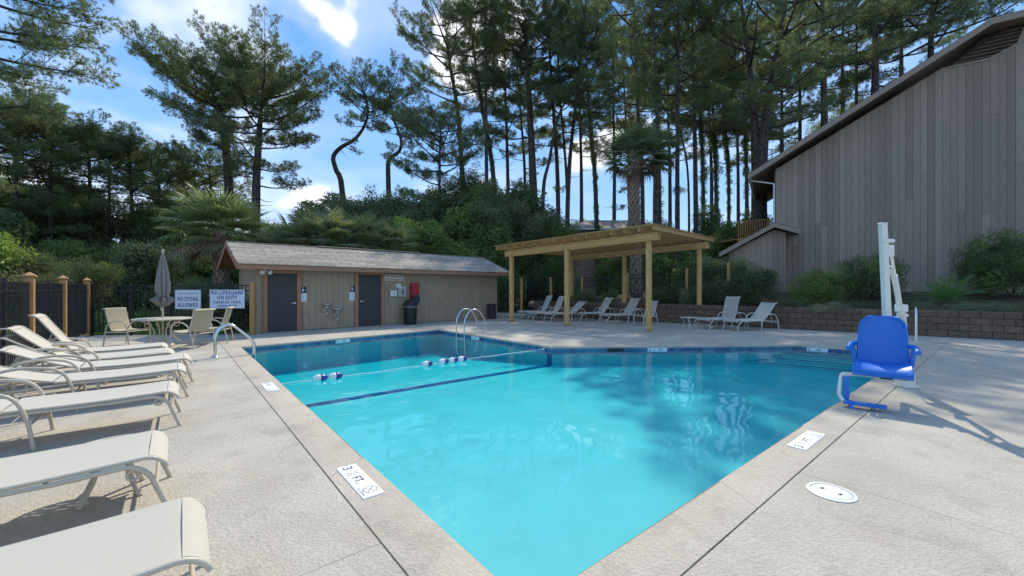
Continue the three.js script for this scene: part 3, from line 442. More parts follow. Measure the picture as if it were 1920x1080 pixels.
  { const [W, h, p] = rect(745.5, 759.5, 539.5, 556.5), o = thing('emergency_phone', 'pale grey emergency phone box with dark handset on bathhouse wall', 'phone', p.toArray(), BH); part('case', cbox(W, h, 0.1, 0.008).translate(0, 0, 0.015), M.concreteGrey, o); part('hood', cbox(W + 0.02, 0.02, 0.12, 0.004).translate(0, h / 2 + 0.01, 0.02), M.white, o); part('handset', bent([[-0.02, -0.09, 0.075], [0.03, -0.06, 0.1], [0.03, 0.08, 0.1], [-0.02, 0.1, 0.075]], 0.03).length ? tube([[0.0, -0.09, 0.07], [0.03, -0.06, 0.09], [0.03, 0.08, 0.09], [0.0, 0.1, 0.07]], 0.02) : null, M.blackRough, o); }
  { const [W, h, p] = rect(732, 743.2, 545, 555.5), o = thing('switch_box', 'white cut-off switch box beside the grey emergency phone', 'switch box', p.toArray(), BH); part('case', cbox(W, h, 0.08, 0.006).translate(0, 0, 0.005), M.white, o); part('button', sweep([v3(0, 0, 0.04), v3(0, 0, 0.065)], 0.03, 14), M.red, o); }
  { const [W, h, p] = rect(725.5, 730.5, 538, 543), o = thing('conduit_box', 'small dark conduit box with thin pipe beside second door', 'conduit', p.toArray(), BH); part('box', cbox(W, h, 0.06, 0.004).translate(0, 0, -0.004), M.greyTrim, o); part('pipe', sweep([v3(0, -h / 2, 0), v3(0, -0.75, 0)], 0.013, 8), M.greyTrim, o); }
  { const [W, h, p] = rect(768.5, 783, 530.5, 560.5), o = thing('extinguisher_cabinet', 'red fire extinguisher cabinet above the black bin', 'cabinet', p.toArray(), BH); part('case', cbox(W, h, 0.2, 0.02).translate(0, 0, 0.065), M.red, o); part('door_panel', cbox(W * 0.82, h * 0.62, 0.012, 0.003).translate(0, h * 0.12, 0.17), M.red, o); part('latch', cbox(0.05, 0.12, 0.03, 0.006).translate(0.02, -h * 0.32, 0.175), M.white, o); }
  for (const [px, py, nm] of [[611, 570, 'higher'], [632, 579, 'lower']]) {
    const p = onWall(px, py), o = thing('drinking_fountain', `${nm} steel drinking fountain between the two bathhouse doors`, 'fountain', p.toArray(), BH, 'drinking fountains on the bathhouse');
    part('bowl', [lathe([[0.0, -0.08], [0.09, -0.075], [0.155, -0.02], [0.16, 0.01], [0.145, 0.01], [0.1, -0.04], [0, -0.055]], 24).scale(1.15, 1, 0.9).translate(0, 0, 0.13)], M.steel, o);
    part('bracket', [bx(0.12, 0.26, 0.03, 0, -0.14, -0.02), tube([[0, -0.06, 0.12], [0, -0.2, 0.1], [0, -0.3, 0.0]], 0.03, 10)], M.steel, o);
    part('spout', [sweep([v3(0.13, 0, 0.06), v3(0.13, 0.07, 0.06), v3(0.115, 0.08, 0.08)], 0.014, 8), cyl(0.02, 0.02, 0.03, -0.12, 0.0, 0.08)], M.chrome, o); part('drain_trap', tube([[0.02, -0.28, 0.05], [0.02, -0.4, 0.05], [-0.03, -0.42, 0.02], [-0.03, -0.34, -0.02]], 0.018), M.chrome, o);
  }
  for (const [px, py, q] of [[497, 508, 'left'], [933, 511, 'right']]) { const p = onWall(px, py, q === 'left' ? 0.05 : 0.05), o = thing('flood_light', q === 'left' ? 'white round flood light under the eave by the first door' : 'white round flood light under the eave at the dark fence end', 'light', p.toArray(), BH, 'flood lights of the bathhouse'); part('mount', cyl(0.06, 0.06, 0.05).rotateX(Math.PI / 2).translate(0, 0.02, -0.06), M.white, o); for (const s of [-1, 1]) part('lamp_head', lathe([[0, -0.01], [0.03, -0.01], [0.075, 0.1], [0.08, 0.12], [0.07, 0.125], [0, 0.115]], 18).rotateX(Math.PI / 2 + 0.5).rotateY(s * 0.5).translate(s * 0.07, 0, 0.03), M.white, o); }
  { // trash can with a dome lid
    const p = wallA.clone().addScaledVector(wallDir, T(760)).add(v3(Math.sin(BH), 0, Math.cos(BH)).multiplyScalar(0.42)), o = thing('trash_can', 'black round trash can with dome lid below the red cabinet', 'trash can', p.toArray(), BH);
    part('can', [lathe([[0, 0.01], [0.24, 0.01], [0.25, 0.03], [0.28, 0.72], [0.275, 0.73]], 28)], M.black, o); part('rim', new THREE.TorusGeometry(0.285, 0.014, 8, 30).rotateX(Math.PI / 2).translate(0, 0.73, 0), M.concreteGrey, o);
    part('dome_lid', lathe([[0.29, 0.735], [0.3, 0.76], [0.29, 0.84], [0.24, 0.95], [0.14, 1.02], [0, 1.04]], 28), M.blackRough, o);
    part('bag_hood', sweep(curve([[0.05, 0.84, 0.02], [0.2, 0.95, 0.02], [0.3, 1.06, 0], [0.31, 1.18, -0.05]], 12), [...Array(13).keys()].map((k) => 0.2 - 0.008 * k), 12), M.blackRough, o);
  }
  { const p = wallA.clone().addScaledVector(wallDir, T(914.5)).add(v3(Math.sin(BH), 0, Math.cos(BH)).multiplyScalar(0.3)), o = thing('waste_bin', 'brown square waste bin at the far end of the bathhouse', 'bin', p.toArray(), BH); part('bin_body', bx(0.32, 0.62, 0.32, 0, 0.32, 0, 0.02), M.door, o); part('bin_top', bx(0.36, 0.08, 0.36, 0, 0.68, 0, 0.02), M.blackRough, o); }
}

// ================================================================ fences
const picketG = cbox(0.018, 1.46, 0.018, 0.002), capG = (() => { const a = bx(0.19, 0.035, 0.19, 0, 0.0175, 0, 0.006, 0), b = new THREE.ConeGeometry(0.115, 0.07, 4).rotateY(Math.PI / 4).translate(0, 0.07, 0); return join([a, b]); })();
function fence(name, label, pts, { gap = 0.115, h = 1.6, wood = [], mat = M.cedar, stretch = 1 } = {}) {
  const o = thing(name, label, 'fence', pts[0].toArray());
  const loc = (p) => p.clone().sub(pts[0]);
  for (let i = 0; i < pts.length - 1; i++) {
    const a = loc(pts[i]), b = loc(pts[i + 1]), d = b.clone().sub(a), l = Math.hypot(d.x, d.z), ang = Math.atan2(-d.z, d.x), u = d.clone().setY(0).normalize(), up = v3(0, 1, 0);
    const P = (t, y) => a.clone().lerp(b, t).add(v3(0, y, 0)), e = 0.06 / l;
    for (const y of [0.14, h - 0.18, h - 0.02]) part('rail', beam(P(e, y), P(1 - e, y), 0.035, 0.032, 0.003), M.black, o);
    const n = Math.floor((l - 0.16) / gap); for (let k = 0; k <= n; k++) { const t = (0.08 + (l - 0.16) * k / n) / l; const m = part('picket', picketG, M.black, o, P(t, 0.1 + 0.73).toArray(), [0, ang, 0]); m.scale.y = (h - 0.12) / 1.46; m.position.y = P(t, 0.1 + (h - 0.12) / 2).y; }
    if (l > 2.2 && !wood.includes('nomid')) part('mid_post', bx(0.05, h + 0.05, 0.05), M.black, o, P(0.5, (h + 0.05) / 2).toArray(), [0, ang, 0]);
  }
  pts.forEach((p, i) => { const q = loc(p), d = loc(pts[Math.min(i + 1, pts.length - 1)]).sub(loc(pts[Math.max(0, i - 1)])), ang = Math.atan2(-d.z, d.x); if (wood[i]) { part('post', bx(0.13, h + 0.1, 0.13, 0, (h + 0.1) / 2, 0, 0.008), mat, o, q.toArray(), [0, ang, 0]); if (wood[i] === 2) part('post_cap', capG, M.greyCap || (M.greyCap = std({ map: cedarWood, color: C(0.9, 0.95, 1), roughness: 0.7 })), o, [q.x, q.y + h + 0.1, q.z], [0, ang, 0]); } else part('post', bx(0.06, h + 0.06, 0.06, 0, (h + 0.06) / 2, 0), M.black, o, q.toArray(), [0, ang, 0]); });
  return o;
}
const fp = (t) => v3(lerp(-9.67, -13.3, t), 0, lerp(-8.2, -12.8, t));
fence('picket_fence', 'black picket fence on capped wood posts behind the chaise lounges', [fp(1), fp(0.47), fp(0), fp(-0.5), fp(-1), fp(-1.5)], { wood: [2, 2, 2, 2, 2, 2], h: 1.62 });
fence('picket_fence', 'black picket fence carrying two white signs beside the bathhouse', [v3(-13.2, 0, -12.86), v3(-10.85, 0, -12.98), v3(-8.32, 0, -13.12)], { wood: [0, 0, 1], h: 1.6, gap: 0.125 });
fence('picket_fence', 'dark picket fence with plain wood posts behind the pergola', [[930, 21.0, 1.85], [977, 21.6, 1.9], [1032, 22.4, 1.98], [1091, 22.6, 2.04], [1177, 21.9, 2.18], [1288, 20.2, 2.36], [1366, 19.2, 2.6]].map(([px, d, top]) => v3((px - 960) / F * d, top - 1.62, -d)), { wood: [0, 1, 1, 1, 1, 1, 1], h: 1.62, mat: M.pine2 });
function fenceSign(px0, px1, py0, py1, d, draw, label) {
  const a = at(px0, py0, d), b = at(px1, py1, d), w = b.x - a.x, h = a.y - b.y, o = thing('fence_sign', label, 'sign', [(a.x + b.x) / 2, (a.y + b.y) / 2, -d], 0.04);
  part('panel', cbox(w, h, 0.01, 0.002), M.white, o); part('print', new THREE.PlaneGeometry(w * 0.99, h * 0.985).translate(0, 0, 0.0065), printMat(canvasTex(512, Math.round(512 * h / w), draw), 0.5), o); for (const x of [-1, 1]) part('screw', cyl(0.012, 0.012, 0.02).rotateX(Math.PI / 2).translate(x * w * 0.46, h * 0.44, -0.002), M.chrome, o);
}
const lettering = (lines) => (x, w, h) => { x.fillStyle = '#d3dbe6'; x.fillRect(0, 0, w, h); x.textAlign = 'center'; x.textBaseline = 'middle'; for (const [t, y, s, wd, c, b] of lines) { x.fillStyle = c; x.font = `${b ? 'bold ' : ''}${Math.round(h * s)}px sans-serif`; x.fillText(t, w / 2, h * y, w * wd); } x.strokeStyle = '#8f97a8'; x.lineWidth = 5; x.strokeRect(3, 3, w - 6, h - 6); };
fenceSign(329, 376, 543.5, 579.5, 12.93, lettering([['SHALLOW WATER', 0.18, 0.17, 0.84, '#4a5170', 0], ['NO DIVING', 0.47, 0.3, 0.84, '#2b3166', 1], ['ALLOWED', 0.79, 0.3, 0.82, '#2b3166', 1]]), 'white sign reading SHALLOW WATER NO DIVING ALLOWED on picket fence');
fenceSign(394, 458, 543, 578.5, 13.0, lettering([['NO LIFEGUARD', 0.16, 0.28, 0.93, '#20276f', 1], ['ON DUTY', 0.42, 0.28, 0.58, '#20276f', 1], ['SWIM AT YOUR', 0.67, 0.2, 0.82, '#3b4266', 1], ['OWN RISK', 0.87, 0.2, 0.56, '#3b4266', 1]]), 'white sign reading NO LIFEGUARD ON DUTY SWIM AT YOUR OWN RISK');

// ================================================================ retaining wall and planting bed
{
  const o = thing('retaining_wall', 'low brown block retaining wall behind the pool lift', 'wall', [RW[0][0], 0, RW[0][1]]), r = rng(31), HT = 0.80, NR = 4, bh_ = HT / NR;
  const geos = [0, 1, 2, 3].map(() => cbox(0.442, bh_ - 0.008, 0.26, 0.012, 0)); let segs = [], tot = 0;
  for (let i = 0; i < RW.length - 1; i++) { const a = RW[i], b = RW[i + 1], l = Math.hypot(b[0] - a[0], b[1] - a[1]); segs.push([a, b, l]); }
  for (const [a, b, l] of segs) {
    const ang = Math.atan2(-(b[1] - a[1]), b[0] - a[0]), nx = Math.sin(ang), nz = Math.cos(ang), dx = (b[0] - a[0]) / l, dz = (b[1] - a[1]) / l;
    part('backing', cbox(l, HT - 0.05, 0.12, 0.004), M.joint, o, [(a[0] + b[0]) / 2 - nx * 0.13 - RW[0][0], (HT - 0.05) / 2, (a[1] + b[1]) / 2 - nz * 0.13 - RW[0][1]], [0, ang, 0]);
    for (let k = 0; k < NR; k++) for (let s0 = (k % 2) * -0.225; s0 < l - 0.02; s0 += 0.45) { const out = (r() - 0.5) * 0.016 - k * 0.008, s = Math.max(0, s0), w = Math.min(s0 + 0.45, l) - s; const m = part('block', geos[Math.floor(r() * 4)], M.block[Math.floor(r() * 4)], o, [a[0] + dx * (s + w / 2) + nx * out - RW[0][0], bh_ * (k + 0.5), a[1] + dz * (s + w / 2) + nz * out - RW[0][1]], [0, ang + (r() - 0.5) * 0.012, 0]); m.scale.x = (w - 0.008) / 0.442; }
  }
  // bed: soil that climbs from the wall to the houses
  const g = new THREE.BufferGeometry(), pos = [], front = RW.map(([x, z]) => [x - 0.06, z - 0.1]), N = 7;
  const P = (i, k) => { const [x, z] = front[i], t = k / N, X = x + t * lerp(2, 6, i / 4), Z = z - t * 12; return [X, lerp(0.72, i < 1 ? 0.35 : 1.32, smooth(0, 0.5, t)) + (k && k < N ? 0.05 * (vnoise(i * 3.1, k * 2.3, 64, 64) - 0.5) : 0), Z]; };
  for (let i = 0; i < front.length - 1; i++) for (let k = 0; k < N; k++) { const a = P(i, k), b = P(i + 1, k), c = P(i, k + 1), d = P(i + 1, k + 1); pos.push(...a, ...b, ...c, ...c, ...b, ...d); }
  g.setAttribute('position', new THREE.Float32BufferAttribute(pos, 3)); g.computeVertexNormals(); struct('planting_bed', boxUV(g, 2), M.soil);
}
const bedY = (x, z) => { // height of the bed's soil
  let best = 9, t = 0; for (let i = 0; i < RW.length - 1; i++) { const [a, b] = [RW[i], RW[i + 1]]; if (x >= a[0] && x <= b[0] + 3) { const zz = lerp(a[1], b[1], clamp((x - a[0]) / (b[0] - a[0]))); best = Math.min(best, zz - z); } } return lerp(0.72, 1.32, smooth(0, 0.5, best / 12));
};

// ================================================================ house on the right, with its lean-to and balcony
{
  const P0 = [14.1, 21.9], th = 33 * Math.PI / 180, c = Math.cos(th), s = Math.sin(th), o = thing('gabled_house', 'large gabled house clad in weathered grey vertical boards', 'building', [P0[0], 0, -P0[1]], -th);
  const S = (px) => { const k = (px - 960) / F; return (k * P0[1] - P0[0]) / (c + k * s); }, Y = (px, py) => EYE + (540 - py) / F * (P0[1] - s * S(px));
  const X1 = 14, base = 1.15, rake = [[S(1457), Y(1457, 316)], [S(1777), Y(1777, 121)]], topOf = (x) => Math.min(lerp(rake[0][1], rake[1][1], (x - rake[0][0]) / (rake[1][0] - rake[0][0])), Y(1850, 64));
  const vx0 = S(1777), vx1 = S(1855), vx2 = S(1920), vy = Y(1815, 119), vy2 = Y(1920, 79);
  const wallTop = (x) => (x < vx0 ? topOf(x) : x < vx1 ? vy : x < vx2 ? lerp(vy, vy2, (x - vx1) / (vx2 - vx1)) : topOf(x));
  const r = rng(77), bw = 0.243, board = (x0, x1, y0, y1a, y1b, m) => part('siding_board', boxUV(fromFaces([[v3(x0, y0, 0), v3(x1, y0, 0), v3(x1, y1b, 0), v3(x0, y1a, 0)], [v3(x0, y0, -0.03), v3(x1, y0, -0.03), v3(x1, y1b, -0.03), v3(x0, y1a, -0.03)], [v3(x0, y0, 0), v3(x0, y1a, 0), v3(x0, y1a, -0.03), v3(x0, y0, -0.03)], [v3(x1, y0, 0), v3(x1, y1b, 0), v3(x1, y1b, -0.03), v3(x1, y0, -0.03)], [v3(x0, y1a, 0), v3(x1, y1b, 0), v3(x1, y1b, -0.03), v3(x0, y1a, -0.03)], [v3(x0, y0, 0), v3(x1, y0, 0), v3(x1, y0, -0.03), v3(x0, y0, -0.03)]]), 1, r() * 5, r() * 5), m, o);
  for (let x = 0.02, i = 0; x < X1; x += bw, i++) {
    const z = (r() - 0.5) * 0.006, a = x + 0.005, b = x + bw - 0.005, ya = wallTop(a), yb = wallTop(b), cut = r() < 0.55 ? base + (Math.min(ya, yb) - base) * (0.25 + 0.55 * r()) : 0, pick = () => M.greys[Math.floor(r() * 5)];
    if (cut) { board(a, b, base, cut - 0.004, cut - 0.004, pick()).position.z = z; board(a, b, cut + 0.004, ya, yb, pick()).position.z = z + 0.003; } else board(a, b, base, ya, yb, pick()).position.z = z;
  }
  const prism = (pts, z0, z1) => { const g = new THREE.ExtrudeGeometry(new THREE.Shape(pts.map(([x, y]) => new THREE.Vector2(x, y))), { depth: z1 - z0, bevelEnabled: false }); return boxUV(g.translate(0, 0, z0)); };
  part('core_wall', prism([[0.05, base], [X1, base], [X1, rake[1][1] - 0.2], [vx0 + 0.3, rake[1][1] - 0.12], [0.05, rake[0][1] - 0.1]], -9, -0.06), M.joint, o);
  part('foundation', bx(X1, 0.5, 0.1, X1 / 2, base - 0.24, -0.02), M.door, o);
  // louvred vent in the gable
  const vent = new THREE.Group(); vent.name = 'gable_vent'; o.add(vent);
  const py = Y(1848, 66);
  part('vent_back', prism([[vx0 + 0.1, vy + 0.02], [vx1, vy + 0.02], [vx2 + 0.3, vy2 + 0.2], [vx2 + 0.3, py], [vx1 - 0.1, py]], -0.12, -0.1), M.joint, vent);
  for (let k = 0; k < 7; k++) { const y = vy + 0.12 + k * 0.155, xa = Math.max(vx0 + 0.1, vx0 + (y - vy) * 1.55), xb = vx1 + Math.max(0, (y - vy) / (vy2 - vy)) * (vx2 - vx1); if (xb > xa && y < py) part('louver', beam(v3(xa, y, -0.05), v3(Math.min(xb, vx2 + 0.4), y, -0.05), 0.13, 0.02).rotateX(0), M.greyTrim, vent); }
  part('vent_trim', [beam(v3(vx0 - 0.05, vy, 0.015), v3(vx1, vy, 0.015), 0.05, 0.09), beam(v3(vx1, vy, 0.014), v3(vx2 + 0.2, vy2 + 0.15, 0.014), 0.05, 0.09)], M.greyTrim, o);
  // roof with deep overhang: soffit, rake board, roof sheet
  const e0 = [S(1404), Y(1404, 332)], e1 = [S(1847), Y(1847, 50)], OV = 0.75, fl = e1[1];
  const roofP = (dy, x0 = 0) => [[e0[0] - x0, e0[1] + dy], [e1[0], e1[1] + dy], [X1 + 1, e1[1] + dy]];
  const band = (d0, d1, z0, z1) => prism([...roofP(d0), ...roofP(d1).reverse()], z0, z1);
  part('roof', band(0, -0.1, -10, OV), M.darkRoof, o);
  part('soffit', band(-0.104, -0.13, -9.5, OV - 0.03), M.greyTrim, o);
  part('rake_board', band(-0.03, -0.3, OV + 0.002, OV + 0.04), M.greyTrim, o);
  part('side_wall', bx(0.06, rake[0][1] - base, 9, 0.0, (rake[0][1] + base) / 2 - 0.05, -4.55), M.greys[1], o);
  part('gutter', tube([[e0[0] + 0.06, e0[1] - 0.2, OV - 0.02], [e0[0] + 0.06, e0[1] - 0.2, -9]], 0.07, 8), M.white, o);
  part('downpipe', tube([[e0[0] + 0.08, e0[1] - 0.25, 0.2], [-0.06, e0[1] - 0.55, 0.06], [-0.06, 1.3, 0.06]], 0.04, 8), M.white, o);

  // lean-to
  const q = thing('lean_to_shed', 'small grey board lean-to with sloping roof against the big house', 'building', [P0[0], 0, -P0[1]], -th), zf = 1.5, S2 = (px) => { const k = (px - 960) / F, a = [P0[0] - s * zf, P0[1] - c * zf]; return (k * a[1] - a[0]) / (c + k * s); }, Y2 = (px, py_) => EYE + (540 - py_) / F * (P0[1] - c * zf - s * S2(px));
  const la = S2(1367), lb = S2(1473), ya = Y2(1367, 474), yap = Y2(1452, 430), xap = S2(1452), yb = Y2(1473, 436), top2 = (x) => (x < xap ? lerp(ya, yap, (x - la) / (xap - la)) : lerp(yap, yb, (x - xap) / (lb - xap)));
  for (let x = la; x < lb - 0.05; x += bw) { const a = x + 0.006, b = Math.min(x + bw - 0.006, lb); const g0 = board(a, b, 0.9, top2(a), top2(b), M.greys[Math.floor(r() * 5)]); o.remove(g0); q.add(g0); g0.position.z = zf; }
  part('core_wall', prism([[la + 0.03, 0.9], [lb - 0.02, 0.9], [lb - 0.02, yb - 0.05], [xap, yap - 0.08], [la + 0.03, ya - 0.06]], -2.5, zf - 0.05), M.greys[1], q);
  const r0 = [S2(1350), Y2(1350, 474)], r1 = [S2(1452), Y2(1452, 418)], r2 = [S2(1499), Y2(1499, 430)];
  part('roof', prism([r0, r1, r2, [r2[0], r2[1] - 0.09], [r1[0], r1[1] - 0.09], [r0[0], r0[1] - 0.09]], -2.6, zf + 0.35), M.darkRoof, q);
  part('barge_board', prism([[r0[0], r0[1] - 0.03], [r1[0], r1[1] - 0.03], [r2[0], r2[1] - 0.03], [r2[0], r2[1] - 0.26], [r1[0], r1[1] - 0.26], [r0[0], r0[1] - 0.26]], zf + 0.352, zf + 0.39), M.greyTrim, q);

  // balcony railing beyond the lean-to
  const b0 = at(1384, 447, 23.5), b1 = at(1457, 440, 23), bt0 = at(1384, 416, 23.5), bt1 = at(1457, 410, 23), bal = thing('balcony', 'reddish brown balcony railing behind the lean-to roof', 'balcony', b0.toArray()), lc = (p) => p.clone().sub(b0);
  part('floor_beam', beam(lc(b0).add(v3(0, -0.1, 0)), lc(b1).add(v3(0, -0.1, 0)), 0.1, 0.2), M.cedar, bal); part('handrail', beam(lc(bt0), lc(bt1), 0.1, 0.05), M.cedar, bal); part('balcony_floor', bx(2.6, 0.06, 2.5, 1.1, -0.06, -1.3), M.cedar, bal);
  for (let k = 0; k <= 16; k++) part('baluster', beam(lc(b0.clone().lerp(b1, k / 16)), lc(bt0.clone().lerp(bt1, k / 16)), 0.04, 0.04), M.cedar, bal);
  part('support_post', [beam(v3(0.05, -b0.y + 0.3, 0), v3(0.05, -0.1, 0), 0.12, 0.12), beam(v3(2.1, -b0.y + 0.3, 0.4), v3(2.1, -0.1, 0.4), 0.12, 0.12)], M.cedar, bal);
}
{ // far house between the trunks
  const d = 46, A = at(1064, 428, d), o = thing('hip_roof_house', 'distant house with pale grey hip roof seen between pine trunks', 'building', [A.x, 0, -d]), W = 12, e = A.y, ridge = at(1110, 402, d).y;
  part('wall', bx(W - 1, e, 7, W / 2, e / 2, -4), M.taupe[2], o);
  part('roof', boxUV(fromFaces([[v3(-0.3, e, 0), v3(W + 0.3, e, 0), v3(W - 3, ridge, -4), v3(3, ridge, -4)], [v3(-0.3, e, -8), v3(W + 0.3, e, -8), v3(W - 3, ridge, -4), v3(3, ridge, -4)], [v3(-0.3, e, 0), v3(-0.3, e, -8), v3(3, ridge, -4)], [v3(W + 0.3, e, 0), v3(W + 0.3, e, -8), v3(W - 3, ridge, -4)], [v3(-0.3, e, 0), v3(W + 0.3, e, 0), v3(W + 0.3, e, -8), v3(-0.3, e, -8)]]), 0), M.greyRoof, o);
  for (const x of [2, 5, 8]) { const w = part('window', bx(1.2, 1.4, 0.06, x, e - 1.3, -0.48), M.white, o); part('pane', bx(1.05, 1.25, 0.02, x, e - 1.3, -0.445), M.glass, w); }
  part('eave_trim', bx(W + 0.5, 0.18, 0.08, W / 2, e - 0.06, 0.02), M.white, o);
}

// ================================================================ pergola
{
  const p1 = v3(-0.02, 0, -18.26), p3 = v3(4.71, 0, -14.08), dir = p3.clone().sub(p1), len = dir.length(), ang = Math.atan2(-dir.z, dir.x), o = thing('pergola', 'new yellow pine pergola on six square posts over the chaise lounges', 'pergola', p1.toArray(), ang);
  // local x runs along the front beam, -z away from the pool
  const DZ = -4.3, top = (x) => 2.92 + x * 0.034, xs = [0, 2.95, len];
  for (const [z, dx] of [[0, 0], [DZ, 0.35]]) for (const x of xs) part('post', bx(0.16, top(x), 0.16, x + dx, top(x) / 2, z, 0.01), M.pine, o);
  for (const [z, dx] of [[0, 0], [DZ, 0.35]]) for (const s of [-1, 1]) part('beam', beam(v3(-0.3 + dx, top(-0.3) + 0.12, z + s * 0.1), v3(len + 0.35 + dx, top(len + 0.35) + 0.12, z + s * 0.1), 0.045, 0.27, 0.006), M.pine, o);
  const nR = 15; for (let k = 0; k < nR; k++) { const x = lerp(-0.36, len + 0.4, k / (nR - 1)), y = top(x) + 0.335; part('rafter', beam(v3(x, y, 0.62), v3(x + 0.35, y + 0.03, DZ - 0.55), 0.045, 0.15, 0.005), M.pine2, o); }
  const nS = 34; for (let k = 0; k < nS; k++) { const z = lerp(0.66, DZ - 0.6, k / (nS - 1)), dx = (0.62 - z) * 0.068; part('slat', beam(v3(-0.42 + dx, top(-0.42) + 0.43, z), v3(len + 0.47 + dx, top(len + 0.47) + 0.43, z), 0.085, 0.035, 0.004), M.lattice, o); }
  for (const [z, dx] of [[0, 0], [DZ, 0.35]]) for (const x of xs) part('post_base', bx(0.175, 0.09, 0.175, x + dx, 0.045, z, 0.006), M.lattice, o);
}

// ================================================================ furniture
// chaise lounge: local +x points to its foot; origin on the ground below the hinge of its back
function chaise(name, label, pos, turn, deg, { sling = M.sling, frame = M.frame, group, W = 0.64 } = {}) {
  const o = thing(name, label, 'chaise lounge', pos, turn, group), a = deg * Math.PI / 180, h = W / 2, sy = 0.37;
  const seat = []; for (let i = 0; i <= 12; i++) { const t = i / 12; seat.push([lerp(0.02, 1.14, t), sy + 0.012 * Math.sin(t * Math.PI) * -1 + 0.012 * t]); } for (let i = 1; i <= 7; i++) { const q = i / 7 * 1.15; seat.push([1.14 + 0.13 * Math.sin(q), sy + 0.012 - 0.13 * (1 - Math.cos(q))]); }
  part('seat_sling', ribbon([...seat].reverse().map(([x, y]) => [x, y + 0.012]).reverse(), 0.012, W - 0.03, 0.008), sling, o);
  const bk = []; for (let i = 0; i <= 10; i++) { const t = i / 10, l = t * 0.74; bk.push([-Math.cos(a) * l, sy + 0.01 + Math.sin(a) * l - 0.02 * Math.sin(Math.PI * t)]); } const [ex, ey] = bk[10]; for (let i = 1; i <= 4; i++) { const q = a - i / 4 * 0.9; bk.push([bk[bk.length - 1][0] - Math.cos(q) * 0.03, bk[bk.length - 1][1] + Math.sin(q) * 0.03]); }
  part('back_sling', ribbon(bk.map((p) => p).reverse(), 0.012, W - 0.05, 0.012), sling, o);
  part('hem_band', ribbon(seat.slice(13, 17).map(([x, y]) => [x + 0.003, y + 0.0155]), 0.003, W - 0.028, 0.0), sling, o); part('hem_band', ribbon(bk.slice(10, 13).map(([x, y]) => [x, y + 0.004]).reverse(), 0.004, W - 0.048, 0.0), sling, o);
  for (const s of [-1, 1]) {
    const z = s * h;
    part('seat_rail', sweep(seat.map(([x, y]) => v3(x, y, s * (h - 0.012))), 0.014, 8), frame, o);
    part('back_rail', sweep(bk.map(([x, y]) => v3(x, y, s * (h - 0.03))), 0.013, 8), frame, o);
    part('foot_leg', tube([[0.72, sy - 0.035, z], [1.08, sy - 0.02, z], [1.17, sy - 0.09, z], [1.27, 0.0, z]], 0.0165, 8, 0.1), frame, o);
    part('arm', tube([[0.22, 0, s * (h + 0.03)], [0.18, 0.3, s * (h + 0.03)], [0.09, 0.53, s * (h + 0.035)], [-0.2, 0.585, s * (h + 0.035)], [-0.45, 0.545, s * (h + 0.03)], [-0.56, 0.3, s * (h + 0.03)], [-0.6, 0, s * (h + 0.03)]], 0.0165, 8, 0.14), frame, o);
    part('side_rail', tube([[-0.58, 0.3, z], [0.1, sy - 0.03, z], [0.85, sy - 0.035, z]], 0.014, 8, 0.1), frame, o);
    part('scroll_bracket', new THREE.TorusGeometry(0.032, 0.009, 6, 16).translate(1.09, sy - 0.085, s * (h - 0.02)), frame, o);
  }
  part('cross_bar', [sweep([v3(1.2, 0.17, -h), v3(1.2, 0.17, h)], 0.011, 8), sweep([v3(0.2, 0.24, -h), v3(0.2, 0.24, h)], 0.011, 8), sweep([v3(-0.57, 0.25, -h), v3(-0.57, 0.25, h)], 0.011, 8), sweep([v3(0.7, sy - 0.04, -h), v3(0.7, sy - 0.04, h)], 0.011, 8)], frame, o);
  part('back_brace', tube([[-Math.cos(a) * 0.45, sy + Math.sin(a) * 0.45 - 0.02, -h + 0.08], [-0.42, 0.3, -h + 0.08], [-0.42, 0.3, h - 0.08], [-Math.cos(a) * 0.45, sy + Math.sin(a) * 0.45 - 0.02, h - 0.08]], 0.01, 6, 0.03), frame, o);
  return o;
}
